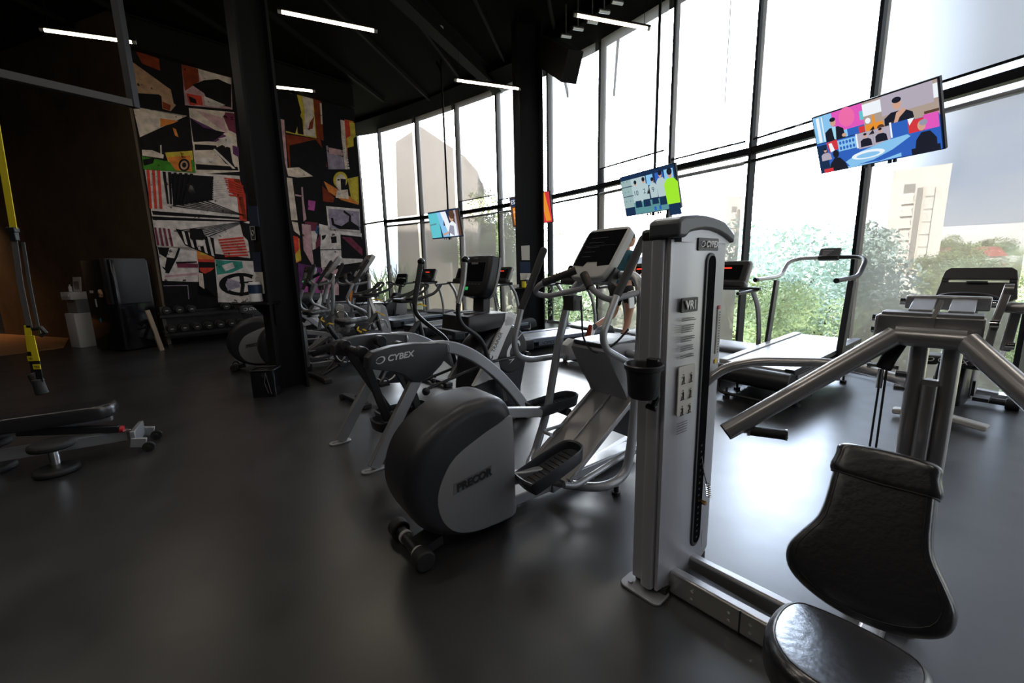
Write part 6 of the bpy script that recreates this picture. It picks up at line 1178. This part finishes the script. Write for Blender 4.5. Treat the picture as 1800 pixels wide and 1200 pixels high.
def house(px, py, dist, wd, ht, roof, label, dp=8):
    d = ray(px, py); h = d.xy.length; p = Vector((0, 0, HC)) + d * (dist / h); t = thing('house', label, 'house', p, -35)
    b = MB(); b.box((0, 0, -ht / 2), (wd, dp, ht)); b.build('wall', 'whitewall', t)
    if roof: b = MB(); b.prism([(-dp / 2 - .4, 0), (dp / 2 + .4, 0), (0, ht * .2)], VZ, -wd / 2 - .4, wd / 2 + .4); b.build('roof', 'roofred', t)
    b = MB(); b.box((wd * .2, -dp / 2 - .02, -ht * .5), (wd * .2, .06, ht * .3)); b.build('window', 'bldg2', t); return t
house(1668, 452, 92, 9, 7, True, 'white house with red roof right of the apartment tower'); house(1722, 448, 125, 9, 4, True, 'low house with red roof under the distant trees')
house(1755, 450, 100, 14, 5, False, 'long white low house at the right'); house(1652, 486, 50, 8, 5, False, 'small white house below the red roof')
for hx_, hy_, hd_, lb_ in ((1705, 498, 62, 'white house between trees left of the exercise bike display'), (1790, 545, 44, 'pale house low at the right edge beside the bike handlebar'), (1775, 470, 80, 'white house above the right corner of the bike display')):
    house(hx_, hy_, hd_, 5, 3, hx_ != 1790, lb_, 4)
for tx_, ty_, td_, ts_, tk_, lb_ in ((1730, 475, 75, 2.2, 'leafgreen', 'bright round tree just above the bike display'), (1665, 520, 40, 1.6, 'leafdark', 'olive bush right of the tower foot'), (1680, 600, 24, 1.5, 'leafgreen', 'green bush behind the bike saddle'), (1760, 600, 26, 1.7, 'leafdark', 'olive bush behind the bike post'), (1650, 650, 22, 1.2, 'leafdark', 'low bush under the window left of the bike')):
    tree(tx_, ty_, td_, ts_, tk_, lb_)
house(1745, 397, 190, 34, 22, False, 'large distant white block on the skyline', 20); house(1805, 402, 260, 30, 34, False, 'distant white block at the right edge of the skyline', 20); house(1690, 413, 170, 12, 10, False, 'small distant white block left of the skyline group')
b = MB(); rr = random.Random(4); top = []
for k in range(60):
    x = 150 + k * 18; top.append((x, 6 + 26 * math.exp(-((x - 620) / 260) ** 2) + 5 * math.sin(k * .5)))
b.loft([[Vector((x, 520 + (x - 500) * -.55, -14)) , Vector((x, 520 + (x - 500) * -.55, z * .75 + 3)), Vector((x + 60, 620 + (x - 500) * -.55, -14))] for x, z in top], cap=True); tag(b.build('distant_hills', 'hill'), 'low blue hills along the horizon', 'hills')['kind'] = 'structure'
# neighbouring tan building with a thatched eave behind the left screens
q = [D(682, 560, 19), D(682, 235, 19), D(728, 205, 19), D(812, 262, 19), D(836, 290, 19), D(832, 560, 19)]
q = [p + Vector((0, 1.2, 0)) for p in q]; q[0].z = q[5].z = -5.0
nb = thing('neighbour_house', 'tan neighbouring building with a sloping thatched eave behind the left screens', 'building', (-3.6, 20.2, -1))
nbv = [Vector((p.x + 3.6, 0, p.z + 1)) for p in q]
b = MB(); b.loft([[p for p in nbv], [p + Vector((0, 5, 0)) for p in nbv]]); b.build('wall', 'tanwall', nb)
b = MB(); rr = random.Random(9); e0, e1 = nbv[3], nbv[4]
for k in range(260):
    t = rr.random(); p = e0.lerp(e1, t) if rr.random() < .4 else e1.lerp(Vector((e1.x - .02, 0, e1.z - 2.0)), t); d_ = Vector((.25 + .2 * rr.random(), 0, -.25 - .3 * rr.random())); p = p + Vector((-.15, rr.uniform(0, 3), 0)); b.tube([p, p + d_ * (1.2 - .8 * t)], .018, 4, r2=.004)
b.build('thatch', 'thatch', nb)['kind'] = 'stuff'
# frosted strip with grasses outside the first bay
gr = thing('tall_grass', 'clump of tall pale green grass outside the window beside the mural', 'plant', (*fpt(0, .5, .9), 0)); b = MB(); rr = random.Random(2)
for k in range(150):
    x, y = rr.uniform(-.9, .9), rr.uniform(-.2, .2); h = rr.uniform(.6, 1.7); dx = rr.uniform(-.5, .5); b.bar([(x, y, -1), (x + dx * .3, y, h * .6), (x + dx, y, h)], .03, .006, up=(0, 1, 0))
b.build('blades', 'leafgreen', gr)['kind'] = 'stuff'
b = MB(); q0, q1 = fpt(0, -.4, 3.0), fpt(0, .95, 3.0); b.bar([Vector((*q0, .35)), Vector((*q1, .35))], .1, 2.7); tag(b.build('garden_wall', 'tanwall'), 'low weathered garden wall outside the window beside the mural', 'wall')['kind'] = 'structure'
